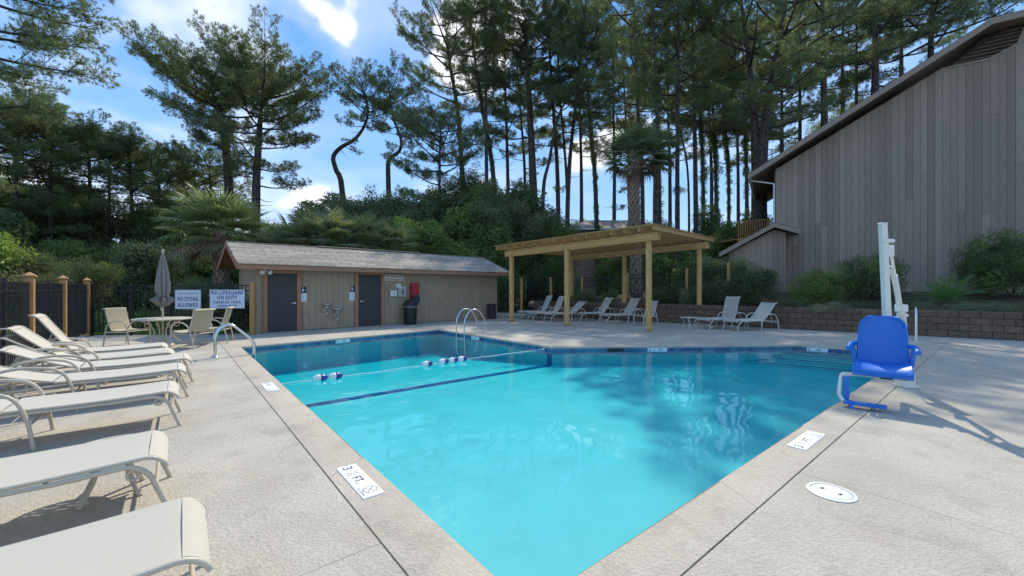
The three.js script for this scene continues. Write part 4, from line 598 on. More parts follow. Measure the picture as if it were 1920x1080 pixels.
{
  // row along the left fence: each foot points at the pool. far foot leg at the measured spot
  const row = 'chaise lounges in a row along the black fence';
  const put = (x, d, deg, label, far = true) => { const [u, v] = toUV(x, -d), c = P3(u - 1.27 - 0.1, v - (far ? 0.34 : -0.34)); return chaise('chaise_lounge', label, c.toArray(), PA + (R0() - 0.5) * 0.03, deg, { group: row }); };
  put(-1.63 + 0.02, 2.32, 12, 'cream sling chaise lounge beside the 3 1/2 FT depth marker, last in its row');
  put(-2.65, 3.33, 12, 'cream sling chaise lounge next to last in its row, beside the round slatted table');
  put(-3.97, 5.05, 15, 'cream sling chaise lounge between the round slatted table and a reclined chaise');
  put(-4.39, 5.7, 19, 'cream sling chaise lounge with low back, fourth along from the depth marker end', false);
  put(-5.0, 6.57, 24, 'cream sling chaise lounge with low reclined back, fifth from the depth marker end', false);
  put(-5.75, 7.15, 31, 'cream sling chaise lounge with half raised back, third from the patio table', false);
  put(-6.3, 7.75, 42, 'cream sling chaise lounge with raised back, second from the patio table');
  put(-7.0, 8.5, 56, 'cream sling chaise lounge with steeply raised back next to the patio table');
  { // slatted side table between the second and third
    const p = P3(-0.35, 4.15), o = thing('side_table', 'small round slatted cream side table between two chaise lounges', 'table', p.toArray(), 0.3);
    part('rim', new THREE.TorusGeometry(0.24, 0.016, 8, 30).rotateX(Math.PI / 2).translate(0, 0.34, 0), M.frame, o);
    for (let k = -5; k <= 5; k++) { const w = 2 * Math.sqrt(Math.max(0.0, 0.057 - (k * 0.042) ** 2)); part('slat', bx(w, 0.012, 0.03, 0, 0.34, k * 0.042, 0.003), M.frame, o); }
    for (let k = 0; k < 4; k++) { const q = k * Math.PI / 2 + 0.4; part('leg', tube([[Math.cos(q) * 0.2, 0.34, Math.sin(q) * 0.2], [Math.cos(q) * 0.1, 0.2, Math.sin(q) * 0.1], [Math.cos(q) * 0.22, 0, Math.sin(q) * 0.22]], 0.018, 8, 0.1), M.frame, o); }
  }
  // white chaises under and beside the pergola: feet towards the bathhouse end
  const rw = 'white chaise lounges under the pergola', turn = Math.atan2(0.3, -0.95) , wput = (x, d, deg, label, tw = 0, group = rw) => chaise('white_chaise_lounge', label, v3(x + 1.25 * 0.95, 0, -(d + 1.25 * 0.3)).toArray(), Math.PI + 0.305 + tw, deg, { sling: M.slingWhite, frame: M.frameWhite, group });
  wput(0.35, 19.75, 66, 'white sling chaise lounge with upright back, nearest the bathhouse, behind its twin');
  wput(0.85, 18.95, 64, 'white sling chaise lounge with upright back, beside the pergola post nearest the bathhouse');
  wput(1.55, 18.45, 40, 'white sling chaise lounge with lowest back, beside the middle front pergola post', 0.1);
  wput(2.95, 18.7, 55, 'white sling chaise lounge right behind the middle front pergola post', 0.05);
  wput(3.85, 17.5, 57, 'white sling chaise lounge under the pergola next to the armchair', 0.05);
  const rb = 'white chaise lounges by the retaining wall';
  wput(7.02, 15.15, 74, 'white sling chaise lounge with steep back beside the small white table', 0.05, rb);
  wput(7.68, 14.4, 48, 'white sling chaise lounge with lower back by the retaining wall, farthest from the bathhouse', 0, rb);
}
function armchair(name, label, pos, turn, sling, frame, group) { // local +x is the way it faces
  const o = thing(name, label, 'chair', pos, turn, group), W = 0.56, h = W / 2, prof = [];
  for (let i = 0; i <= 6; i++) prof.push([0.27 - 0.5 * i / 6, 0.42 - 0.03 * Math.sin(Math.PI * i / 7)]); for (let i = 1; i <= 9; i++) { const t = i / 9; prof.push([-0.24 - 0.17 * t - 0.02 * Math.sin(Math.PI * t), 0.42 + 0.54 * t]); } for (let i = 1; i <= 3; i++) prof.push([-0.41 - 0.025 * i, 0.96 + 0.012 * i - 0.006 * i * i]);
  part('sling', ribbon(prof, 0.012, W - 0.05, 0.01), sling, o);
  for (const s of [-1, 1]) {
    part('side_rail', sweep(prof.map(([x, y]) => v3(x, y, s * (h - 0.03))), 0.014, 8), frame, o);
    part('arm_leg', tube([[0.3, 0, s * h], [0.27, 0.45, s * (h + 0.02)], [0.2, 0.64, s * (h + 0.03)], [-0.1, 0.66, s * (h + 0.03)], [-0.3, 0.56, s * (h + 0.02)], [-0.4, 0.25, s * h], [-0.43, 0, s * h]], 0.0155, 8, 0.14), frame, o);
  }
  part('cross_bar', [sweep([v3(0.26, 0.38, -h), v3(0.26, 0.38, h)], 0.012, 8), sweep([v3(-0.36, 0.36, -h), v3(-0.36, 0.36, h)], 0.012, 8), tube([[0.28, 0.36, -h], [-0.37, 0.36, -h]], 0.012), tube([[0.28, 0.36, h], [-0.37, 0.36, h]], 0.012)], frame, o);
  return o;
}
armchair('sling_armchair', 'white sling armchair behind the front pergola post farthest from bathhouse', v3(5.35, 0, -16.5).toArray(), Math.PI + 0.4, M.slingWhite, M.frameWhite);
{ // patio table with closed umbrella and chairs
  const tc = v3(-9.05, 0, -10.6), o = thing('patio_table', 'round cream patio table with scrolled legs around the closed umbrella', 'table', tc.toArray());
  part('table_top', lathe([[0, 0.685], [0.57, 0.685], [0.6, 0.695], [0.6, 0.712], [0.58, 0.72], [0, 0.72]], 40), M.frame, o);
  part('table_rim', new THREE.TorusGeometry(0.6, 0.018, 8, 48).rotateX(Math.PI / 2).translate(0, 0.7, 0), M.frame, o);
  for (let k = 0; k < 4; k++) { const q = k * Math.PI / 2 + 0.5, P = (r, y) => [Math.cos(q) * r, y, Math.sin(q) * r]; part('leg', [tube([P(0.45, 0.69), P(0.2, 0.5), P(0.16, 0.3), P(0.46, 0)], 0.018, 8, 0.16), new THREE.TorusGeometry(0.07, 0.011, 6, 18).rotateY(-q).translate(Math.cos(q) * 0.3, 0.56, Math.sin(q) * 0.3)], M.frame, o); }
  const u = thing('patio_umbrella', 'closed grey patio umbrella standing through the round table', 'umbrella', tc.toArray()), nf = 16;
  part('pole', sweep([v3(0, 0, 0), v3(0, 2.42, 0)], 0.02, 12), M.frame, u);
  const cg = (() => { const pos = [], idx = [], rows = [[2.4, 0.02], [2.36, 0.03], [2.2, 0.055], [1.9, 0.095], [1.6, 0.12], [1.42, 0.122], [1.32, 0.1], [1.27, 0.075]]; rows.forEach(([y, r], i) => { for (let k = 0; k <= nf * 4; k++) { const a = k / (nf * 4) * 2 * Math.PI, f = 1 + 0.32 * Math.cos(a * nf / 2 + i * 0.2) * (i > 1 ? 1 : 0.3); pos.push(Math.cos(a) * r * f, y, Math.sin(a) * r * f); } }); const m = nf * 4 + 1; for (let i = 0; i < rows.length - 1; i++) for (let k = 0; k < m - 1; k++) { const a = i * m + k; idx.push(a, a + 1, a + m, a + m, a + 1, a + m + 1); } const g = new THREE.BufferGeometry(); g.setAttribute('position', new THREE.Float32BufferAttribute(pos, 3)); g.setIndex(idx); return toCreasedNormals(g.toNonIndexed(), 0.6); })();
  part('canopy', cg, M.umbrella, u);
  part('skirt', (() => { const pos = [], n = 32, idx = []; for (const [y, r, j] of [[1.29, 0.08, 0.1], [1.16, 0.2, 0.35], [1.03, 0.1, 0.45]]) for (let k = 0; k <= n; k++) { const a = k / n * 2 * Math.PI, f = 1 + j * Math.cos(a * 8); pos.push(Math.cos(a) * r * f, y + 0.04 * Math.cos(a * 8), Math.sin(a) * r * f); } for (let i = 0; i < 2; i++) for (let k = 0; k < n; k++) { const a = i * (n + 1) + k; idx.push(a, a + 1, a + n + 1, a + n + 1, a + 1, a + n + 2); } const g = new THREE.BufferGeometry(); g.setAttribute('position', new THREE.Float32BufferAttribute(pos, 3)); g.setIndex(idx); return toCreasedNormals(g.toNonIndexed(), 0.7); })(), std({ color: C(0.2, 0.185, 0.17), roughness: 0.95, side: THREE.DoubleSide }), u);
  part('finial', lathe([[0, 2.4], [0.03, 2.41], [0.028, 2.45], [0.018, 2.5], [0, 2.51]], 12), M.frame, u); part('strap', new THREE.TorusGeometry(0.12, 0.012, 6, 20).rotateX(Math.PI / 2).translate(0, 1.3, 0), M.umbrella, u); part('crank', [bx(0.05, 0.14, 0.05, 0, 0.98, 0.02), tube([[0, 1.0, 0.05], [0.05, 1.0, 0.1], [0.05, 0.94, 0.12]], 0.008)], M.frame, u); part('base_weight', lathe([[0, 0], [0.24, 0], [0.25, 0.03], [0.2, 0.06], [0.05, 0.08], [0.04, 0.24], [0, 0.24]], 28), M.frame, u);
  const ch = 'armchairs round the patio table';
  armchair('cream_armchair', 'cream sling armchair at the patio table, its back to the fence corner', [-10.05, 0, -10.75], -0.1, M.slingCream, M.frame, ch);
  armchair('cream_armchair', 'cream sling armchair at the patio table on the bathhouse side, back slats to pool', [-8.12, 0, -10.35], Math.PI - 0.25, M.slingCream, M.frame, ch);
  armchair('cream_armchair', 'cream sling armchair behind its neighbour, in front of the no diving sign', [-8.25, 0, -11.25], Math.PI + 0.35, M.slingCream, M.frame, ch);
}
{ // little white table beside the upright chaise
  const o = thing('side_table', 'small square white side table with crossed legs by the retaining wall', 'table', v3(6.5, 0, -15.0).toArray(), 0.3);
  part('table_top', bx(0.5, 0.03, 0.44, 0, 0.42, 0, 0.01), M.frameWhite, o); for (const s of [-1, 1]) for (const t of [-1, 1]) part('leg', tube([[t * 0.2, 0.41, s * 0.16], [t * 0.05, 0.22, s * 0.16], [t * 0.2, 0, s * 0.16]], 0.014, 8, 0.12), M.frameWhite, o);
}

// ================================================================ pool fittings
{ // ladder: two bent rails over the rim, with treads
  const o = thing('pool_ladder', 'stainless steel pool ladder with two bent rails at the deep end', 'ladder', P3(7.43, 11.62).toArray(), PA); // local x = u, -z = v
  for (const z of [0.25, -0.25]) { part('rail', tube([[-0.1, -0.62, z], [-0.1, 0.45, z], [0.12, 0.78, z], [0.48, 0.78, z], [0.74, 0.42, z], [0.76, 0.0, z]], 0.021, 12, 0.16), M.steel, o); part('flange', lathe([[0.026, 0.03], [0.06, 0.018], [0.065, 0.002], [0.06, 0.0]], 18).translate(0.76, 0.001, z), M.steel, o); }
  for (const y of [-0.2, -0.45]) part('tread', bx(0.1, 0.03, 0.48, -0.1, y, 0, 0.008), M.white, o);
  part('brace', sweep([v3(0.755, 0.1, -0.25), v3(0.755, 0.1, 0.25)], 0.013, 10), M.steel, o);
}
{
  const o = thing('pool_handrail', 'stainless steel handrail bent over the pool edge by the chaise lounges', 'handrail', P3(0.66, 10.85).toArray(), PA);
  part('rail', tube([[0, 0, 0], [0.0, 0.48, 0], [0.12, 0.68, 0], [0.3, 0.7, 0], [0.72, 0.3, 0], [0.74, -0.45, 0]], 0.026, 12, 0.14), M.steel, o); part('rail', tube([[0, 0, -0.16], [0.0, 0.48, -0.16], [0.12, 0.68, -0.16], [0.3, 0.7, -0.16], [0.72, 0.3, -0.16], [0.74, -0.45, -0.16]], 0.026, 12, 0.14), M.steel, o);
  for (const z of [0, -0.16]) part('flange', lathe([[0.028, 0.03], [0.06, 0.018], [0.066, 0.002], [0.06, 0]], 18).translate(0, 0.001, z), M.steel, o);
}
{
  const b = G(1717, 636), o = thing('step_handrail', 'stainless handrail hooked over behind the pool lift chair', 'handrail', b.toArray(), 0.0);
  part('rail', tube([[0.03, 0, 0], [0.03, 0.75, 0], [-0.03, 0.93, 0.05], [-0.2, 0.94, 0.2], [-0.3, 0.78, 0.3], [-0.34, 0.0, 0.34]], 0.025, 12, 0.12), M.steel, o);
  part('flange', [lathe([[0.028, 0.03], [0.06, 0.018], [0.066, 0.002], [0.06, 0]], 18).translate(0.03, 0.001, 0), lathe([[0.028, 0.03], [0.06, 0.018], [0.066, 0.002], [0.06, 0]], 18).translate(-0.34, 0.001, 0.34)], M.steel, o);
}
{ // float rope along the slope break
  const v = 7.66, y = WATER + 0.012, o = thing('float_rope', 'white lane rope with blue and white floats across the pool', 'rope', P3(1.3, v, y).toArray(), PA), L_ = 6.08, pts = []; for (let k = 0; k <= 40; k++) pts.push(v3(L_ * k / 40, 0.004 * Math.sin(k), 0.05 * Math.sin(k / 40 * Math.PI * 2)));
  part('rope_line', sweep(pts, 0.006, 6), M.rope, o); for (const x of [0, L_]) part('anchor', cyl(0.03, 0.03, 0.03).rotateZ(Math.PI / 2).translate(x, 0, 0), M.chrome, o);
  const half = (s) => lathe([[0.012, 0], [0.055, 0.0], [0.058, 0.02], [0.045, 0.075], [0.02, 0.105], [0.012, 0.107]], 18).rotateZ(s * -Math.PI / 2);
  for (const u of [1.95, 2.2, 4.02, 4.42, 4.66, 4.9]) { const f = new THREE.Group(); f.name = 'float'; const x = u - 1.3, k = x / L_ * 40; f.position.set(x, 0.02, 0.05 * Math.sin(x / L_ * Math.PI * 2)); f.scale.setScalar(1.12); o.add(f); part('white_half', half(-1), M.white, f); part('blue_half', half(1), M.navy, f); }
}
{ // skimmer lid
  const o = thing('skimmer_lid', 'round white skimmer lid with two finger holes in the deck', 'lid', P3(3.72, 0.83, 0).toArray(), 0.35);
  part('ring', lathe([[0.128, 0.0], [0.15, 0.0], [0.152, 0.004], [0.128, 0.006]], 40), M.white, o); part('cover', lathe([[0, 0.007], [0.1, 0.007], [0.122, 0.005], [0.126, 0.001]], 40), std({ color: C(0.74, 0.72, 0.66), roughness: 0.6, bumpMap: grain, bumpScale: 0.002 }), o);
  for (const s of [-1, 1]) part('finger_hole', bx(0.032, 0.004, 0.018, s * 0.012, 0.007, s * 0.055, 0.002), M.blackRough, o);
}
{ // pool lift
  const base = v3(5.98, 0, -6.22), o = thing('pool_lift', 'white pool lift with bright blue plastic chair and footrest beside pool', 'pool lift', base.toArray(), 0);
  const Lc = (px, py, d) => at(px, py, d).sub(base);
  const DS = 5.45;   // depth of the seat's back
  // base socket and mast
  part('base_socket', [bx(0.22, 0.03, 0.22, 0, 0.015, 0, 0.006), bx(0.17, 0.2, 0.17, 0, 0.12, 0, 0.012)], M.liftWhite, o);
  const mt = Lc(1690, 578, 5.95); part('mast', beam(v3(0, 0.18, 0), v3(mt.x, mt.y, mt.z), 0.095, 0.095, 0.008), M.liftWhite, o);
  part('mast_head', [bx(0.11, 0.11, 0.12, mt.x, mt.y, mt.z, 0.012), bx(0.14, 0.04, 0.06, mt.x - 0.02, mt.y - 0.1, mt.z + 0.04, 0.01)], M.liftWhite, o);
  // tall square arm that carries the chair, and the actuator beside it
  const a0 = Lc(1668, 700, 5.62), a1 = Lc(1655, 420, 5.62); part('lift_arm', beam(a0, a1, 0.078, 0.078, 0.008), M.liftWhite, o); part('arm_cap', beam(a1, a1.clone().add(v3(0, 0.015, 0)), 0.082, 0.082, 0.004), M.white, o);
  const c0 = Lc(1689, 590, 5.85), c1 = Lc(1671, 476, 5.68); part('actuator', [sweep([c0, c0.clone().lerp(c1, 0.66)], 0.034, 14), sweep([c0.clone().lerp(c1, 0.6), c1], 0.02, 12)], M.liftWhite, o);
  part('pivot_bracket', [beam(Lc(1660, 470, 5.62), Lc(1674, 470, 5.66), 0.05, 0.16, 0.008), sweep([Lc(1658, 452, 5.56), Lc(1674, 452, 5.7)], 0.028, 12), sweep([Lc(1658, 500, 5.56), Lc(1672, 500, 5.7)], 0.02, 12)], M.liftWhite, o);
  part('link_bar', beam(Lc(1672, 505, 5.66), Lc(1697, 612, 5.9), 0.05, 0.03, 0.004), M.liftWhite, o);
  part('control_box', bx(0.16, 0.24, 0.12, mt.x - 0.02, mt.y - 0.32, mt.z - 0.02, 0.02), M.white, o);
  for (const [bx_, by_] of [[-0.16, 0.12], [0.16, 0.12], [-0.16, 0.3], [0.16, 0.3]]) part('bolt', sweep([Lc(1655, 500, 5.575).add(v3(bx_ * 0.12, by_ * 0.6 - 0.1, 0)), Lc(1655, 500, 5.565).add(v3(bx_ * 0.12, by_ * 0.6 - 0.1, 0))], 0.008, 8), M.chrome, o);
  part('cable', sweep(curve([Lc(1689, 600, 5.8), Lc(1696, 632, 5.78), Lc(1690, 660, 5.85), Lc(1697, 690, 6.1)], 14), 0.007, 6), M.blackRough, o);
  part('knob', sweep([Lc(1683, 578, 5.85), Lc(1683, 578, 5.72)], 0.035, 12), M.white, o);
  // chair: shaped shell of blue plastic
  const shell = (P, nu, nv, th) => { const pos = [], idx = [], uv = []; const pt = []; for (let i = 0; i <= nu; i++) for (let j = 0; j <= nv; j++) pt.push(P(i / nu, j / nv)); const nrm = pt.map((p, k) => { const i = Math.floor(k / (nv + 1)), j = k % (nv + 1), a = pt[Math.min(i + 1, nu) * (nv + 1) + j].clone().sub(pt[Math.max(i - 1, 0) * (nv + 1) + j]), b = pt[i * (nv + 1) + Math.min(j + 1, nv)].clone().sub(pt[i * (nv + 1) + Math.max(j - 1, 0)]); return a.cross(b).normalize(); });
    for (const s of [0, 1]) pt.forEach((p, k) => { const q = p.clone().addScaledVector(nrm[k], -s * th); pos.push(q.x, q.y, q.z); uv.push(q.x, q.y); }); const n = pt.length, q = (i, j) => i * (nv + 1) + j;
    for (let i = 0; i < nu; i++) for (let j = 0; j < nv; j++) { const a = q(i, j), b = q(i + 1, j), c = q(i, j + 1), d = q(i + 1, j + 1); idx.push(a, b, c, c, b, d, a + n, c + n, b + n, c + n, d + n, b + n); }
    const ed = (a, b) => idx.push(a, a + n, b, b, a + n, b + n); for (let i = 0; i < nu; i++) { ed(q(i, 0), q(i + 1, 0)); ed(q(i + 1, nv), q(i, nv)); } for (let j = 0; j < nv; j++) { ed(q(0, j + 1), q(0, j)); ed(q(nu, j), q(nu, j + 1)); }
    const g = new THREE.BufferGeometry(); g.setAttribute('position', new THREE.Float32BufferAttribute(pos, 3)); g.setAttribute('uv', new THREE.Float32BufferAttribute(uv, 2)); g.setIndex(idx); return toCreasedNormals(g.toNonIndexed(), 0.7); };
  const seatC = at(1654, 683, 5.2), ch = new THREE.Group(); ch.name = 'chair'; ch.position.copy(seatC.clone().sub(base)); ch.rotation.y = -0.74; ch.scale.setScalar(0.94); o.add(ch);   // origin: middle of the seat; faces +z
  const w = 0.26;
  part('backrest', shell((s, t) => { const wd = w * (1 - 0.10 * t * t) * (1 - 0.25 * Math.pow(t, 14)) , x = (s - 0.5) * 2 * wd, e = Math.abs(s - 0.5) * 2; return v3(x, -0.02 + t * 0.66 - 0.05 * Math.pow(e, 6) * t * t, -0.24 - 0.09 * t + 0.09 * Math.pow(e, 2.2)); }, 20, 14, 0.022), M.blue, ch);
  part('seat', shell((s, t) => { const e = Math.abs(s - 0.5) * 2, x = (s - 0.5) * 2 * (w + 0.035 * t), z = -0.26 + t * 0.56, lip = Math.pow(t, 8); return v3(x, -0.035 + 0.045 * Math.pow(e, 3) - 0.10 * lip + 0.02 * t, z); }, 20, 16, 0.022).scale(1, 1, 1), M.blue, ch);
  part('seat_skirt', [bx(0.6, 0.09, 0.035, 0, -0.09, 0.285, 0.014), bx(0.035, 0.08, 0.5, -0.285, -0.075, 0.03, 0.012), bx(0.035, 0.08, 0.5, 0.285, -0.075, 0.03, 0.012)], M.blue, ch);
  for (const s of [-1, 1]) { part('armrest', [tube([[s * 0.26, 0.24, -0.25], [s * 0.325, 0.25, -0.1], [s * 0.345, 0.2, 0.12]], 0.032, 10, 0.1), tube([[s * 0.29, -0.03, -0.16], [s * 0.315, 0.22, -0.18]], 0.028, 10)], M.blue, ch); }
  part('seat_frame', [tube([[0.24, -0.15, 0.1], [-0.26, -0.15, 0.14], [-0.42, -0.17, 0.2]], 0.022, 10, 0.06), tube([[0.2, -0.15, -0.12], [0.2, -0.15, 0.12]], 0.022, 10), bx(0.14, 0.07, 0.12, 0.2, -0.17, -0.06, 0.01)], M.liftWhite, ch);
  part('frame_sleeve', sweep([v3(-0.02, -0.15, 0.125), v3(0.1, -0.15, 0.117)], 0.03, 12), M.blackRough, ch);
  part('footrest_bar', tube([[-0.34, -0.15, 0.17], [-0.42, -0.16, 0.2], [-0.44, -0.42, 0.34], [-0.38, -0.5, 0.36]], 0.022, 10, 0.06), M.liftWhite, ch);
  part('footrest', [bx(0.44, 0.035, 0.13, -0.17, -0.5, 0.36, 0.01), bx(0.06, 0.32, 0.03, -0.36, -0.33, 0.27, 0.008).rotateX(-0.0), tube([[-0.32, -0.52, 0.4], [-0.24, -0.62, 0.44], [-0.14, -0.65, 0.46]], 0.022, 8, 0.05)], M.blue, ch);
  part('seat_post', beam(v3(a0.x, a0.y + 0.02, a0.z).sub(ch.position).applyAxisAngle(v3(0, 1, 0), 0.74), v3(0.04, -0.14, -0.16), 0.07, 0.07), M.liftWhite, ch);
}

// ================================================================ vegetation
const rv = rng(1234), rr = (a, b) => lerp(a, b, rv());
const UPV = v3(0, 1, 0);
function dirRand(r) { const z = r() * 2 - 1, a = r() * 2 * Math.PI, s = Math.sqrt(1 - z * z); return v3(s * Math.cos(a), z, s * Math.sin(a)); }
// a spray of pine twigs with needle tufts, about 1 m, pointing along +y
function pineSpray(seed, tufts = 15, needles = 17) {
  const r = rng(seed), pos = [], tri = (a, b, c) => pos.push(a.x, a.y, a.z, b.x, b.y, b.z, c.x, c.y, c.z);
  const stem = (a, b, w) => { const d = b.clone().sub(a), s = d.clone().cross(Math.abs(d.y) > 0.5 ? v3(1, 0, 0) : UPV).normalize().multiplyScalar(w), t = d.clone().cross(s).normalize().multiplyScalar(w); tri(a.clone().add(s), a.clone().sub(s), b); tri(a.clone().add(t), a.clone().sub(t), b); };
  for (let i = 0; i < tufts; i++) {
    const t = i / (tufts - 1), root = v3(0, t * 0.62, 0), az = i * 2.4 + r() * 0.6, out = lerp(0.42, 0.05, t) * (0.6 + 0.6 * r()), tip = root.clone().add(v3(Math.cos(az) * out, 0.16 + 0.22 * r(), Math.sin(az) * out)), d = tip.clone().sub(root).normalize();
    stem(root, tip, 0.008);
    for (let k = 0; k < needles; k++) { const e = dirRand(r), q = e.multiplyScalar(0.85).add(d.clone().multiplyScalar(0.75)).normalize(), l = 0.15 + 0.10 * r(), o = tip.clone().addScaledVector(d, -0.10 * r()), s = q.clone().cross(dirRand(r)).normalize().multiplyScalar(0.0095); tri(o.clone().add(s), o.clone().sub(s), o.clone().addScaledVector(q, l)); }
  }
  stem(v3(0, -0.1, 0), v3(0, 0.66, 0), 0.012);
  const g = new THREE.BufferGeometry(); g.setAttribute('position', new THREE.Float32BufferAttribute(pos, 3)); g.computeVertexNormals(); return g;
}
// a clump of broad leaves about 0.9 m across
function leafClump(seed, n, len, wid, spread = 0.45, droop = 0.2) {
  const r = rng(seed), pos = [], tri = (a, b, c) => pos.push(a.x, a.y, a.z, b.x, b.y, b.z, c.x, c.y, c.z);
  for (let i = 0; i < n; i++) {
    const o = dirRand(r).multiplyScalar(spread * Math.cbrt(r())); o.y *= 0.8; const d = dirRand(r).multiplyScalar(0.8).add(o.clone().normalize().multiplyScalar(0.7)); d.y -= droop; d.normalize();
    const s = d.clone().cross(dirRand(r).multiplyScalar(0.6).add(UPV)).normalize(), up = s.clone().cross(d).normalize(), l = len * (0.7 + 0.6 * r()), w = wid * (0.7 + 0.6 * r()), m = o.clone().addScaledVector(d, l * 0.45), e = o.clone().addScaledVector(d, l).addScaledVector(up, -l * 0.12), f = w * 0.22;
    tri(o, m.clone().addScaledVector(s, w / 2).addScaledVector(up, f), e); tri(o, e, m.clone().addScaledVector(s, -w / 2).addScaledVector(up, f));
  }
  const g = new THREE.BufferGeometry(); g.setAttribute('position', new THREE.Float32BufferAttribute(pos, 3)); g.computeVertexNormals(); return g;
}
const SP = [pineSpray(11), pineSpray(12), pineSpray(13)], SPbig = [pineSpray(14, 20, 26), pineSpray(15, 20, 26)];
const LC = { oak: [leafClump(1, 90, 0.13, 0.06), leafClump(2, 90, 0.13, 0.06)], big: [leafClump(3, 60, 0.2, 0.1), leafClump(4, 60, 0.2, 0.1)], small: [leafClump(5, 110, 0.07, 0.035), leafClump(6, 110, 0.07, 0.035)], ivy: [leafClump(7, 50, 0.13, 0.11, 0.34, 0.5)], narrow: [leafClump(8, 90, 0.2, 0.035, 0.4, 0.1), leafClump(9, 90, 0.2, 0.035, 0.4, 0.1)] };
const mat4 = (p, dir, roll, s) => { const q = new THREE.Quaternion().setFromUnitVectors(UPV, dir), q2 = new THREE.Quaternion().setFromAxisAngle(UPV, roll); return new THREE.Matrix4().compose(p, q.multiply(q2), v3(s, s, s)); };
function scatter(parent, name, geos, mat, list, r, vary = 0.3) { // list of [pos, dir, scale]; one InstancedMesh per geometry
  const b = geos.map(() => [[], []]); for (const [p, d, s] of list) { const k = Math.floor(r() * geos.length), t = 1 - vary / 2 + vary * r(), w = 1 + (r() - 0.5) * 0.25; b[k][0].push(mat4(p, d, r() * 6.28, s)); b[k][1].push(C(t * w, t, t * (2 - w) * 0.97)); }
  geos.forEach((g, k) => { if (b[k][0].length) instanced(name, g, mat, b[k][0], b[k][1], parent); });
}
function resample(pts, n) { return curve(pts, n); }
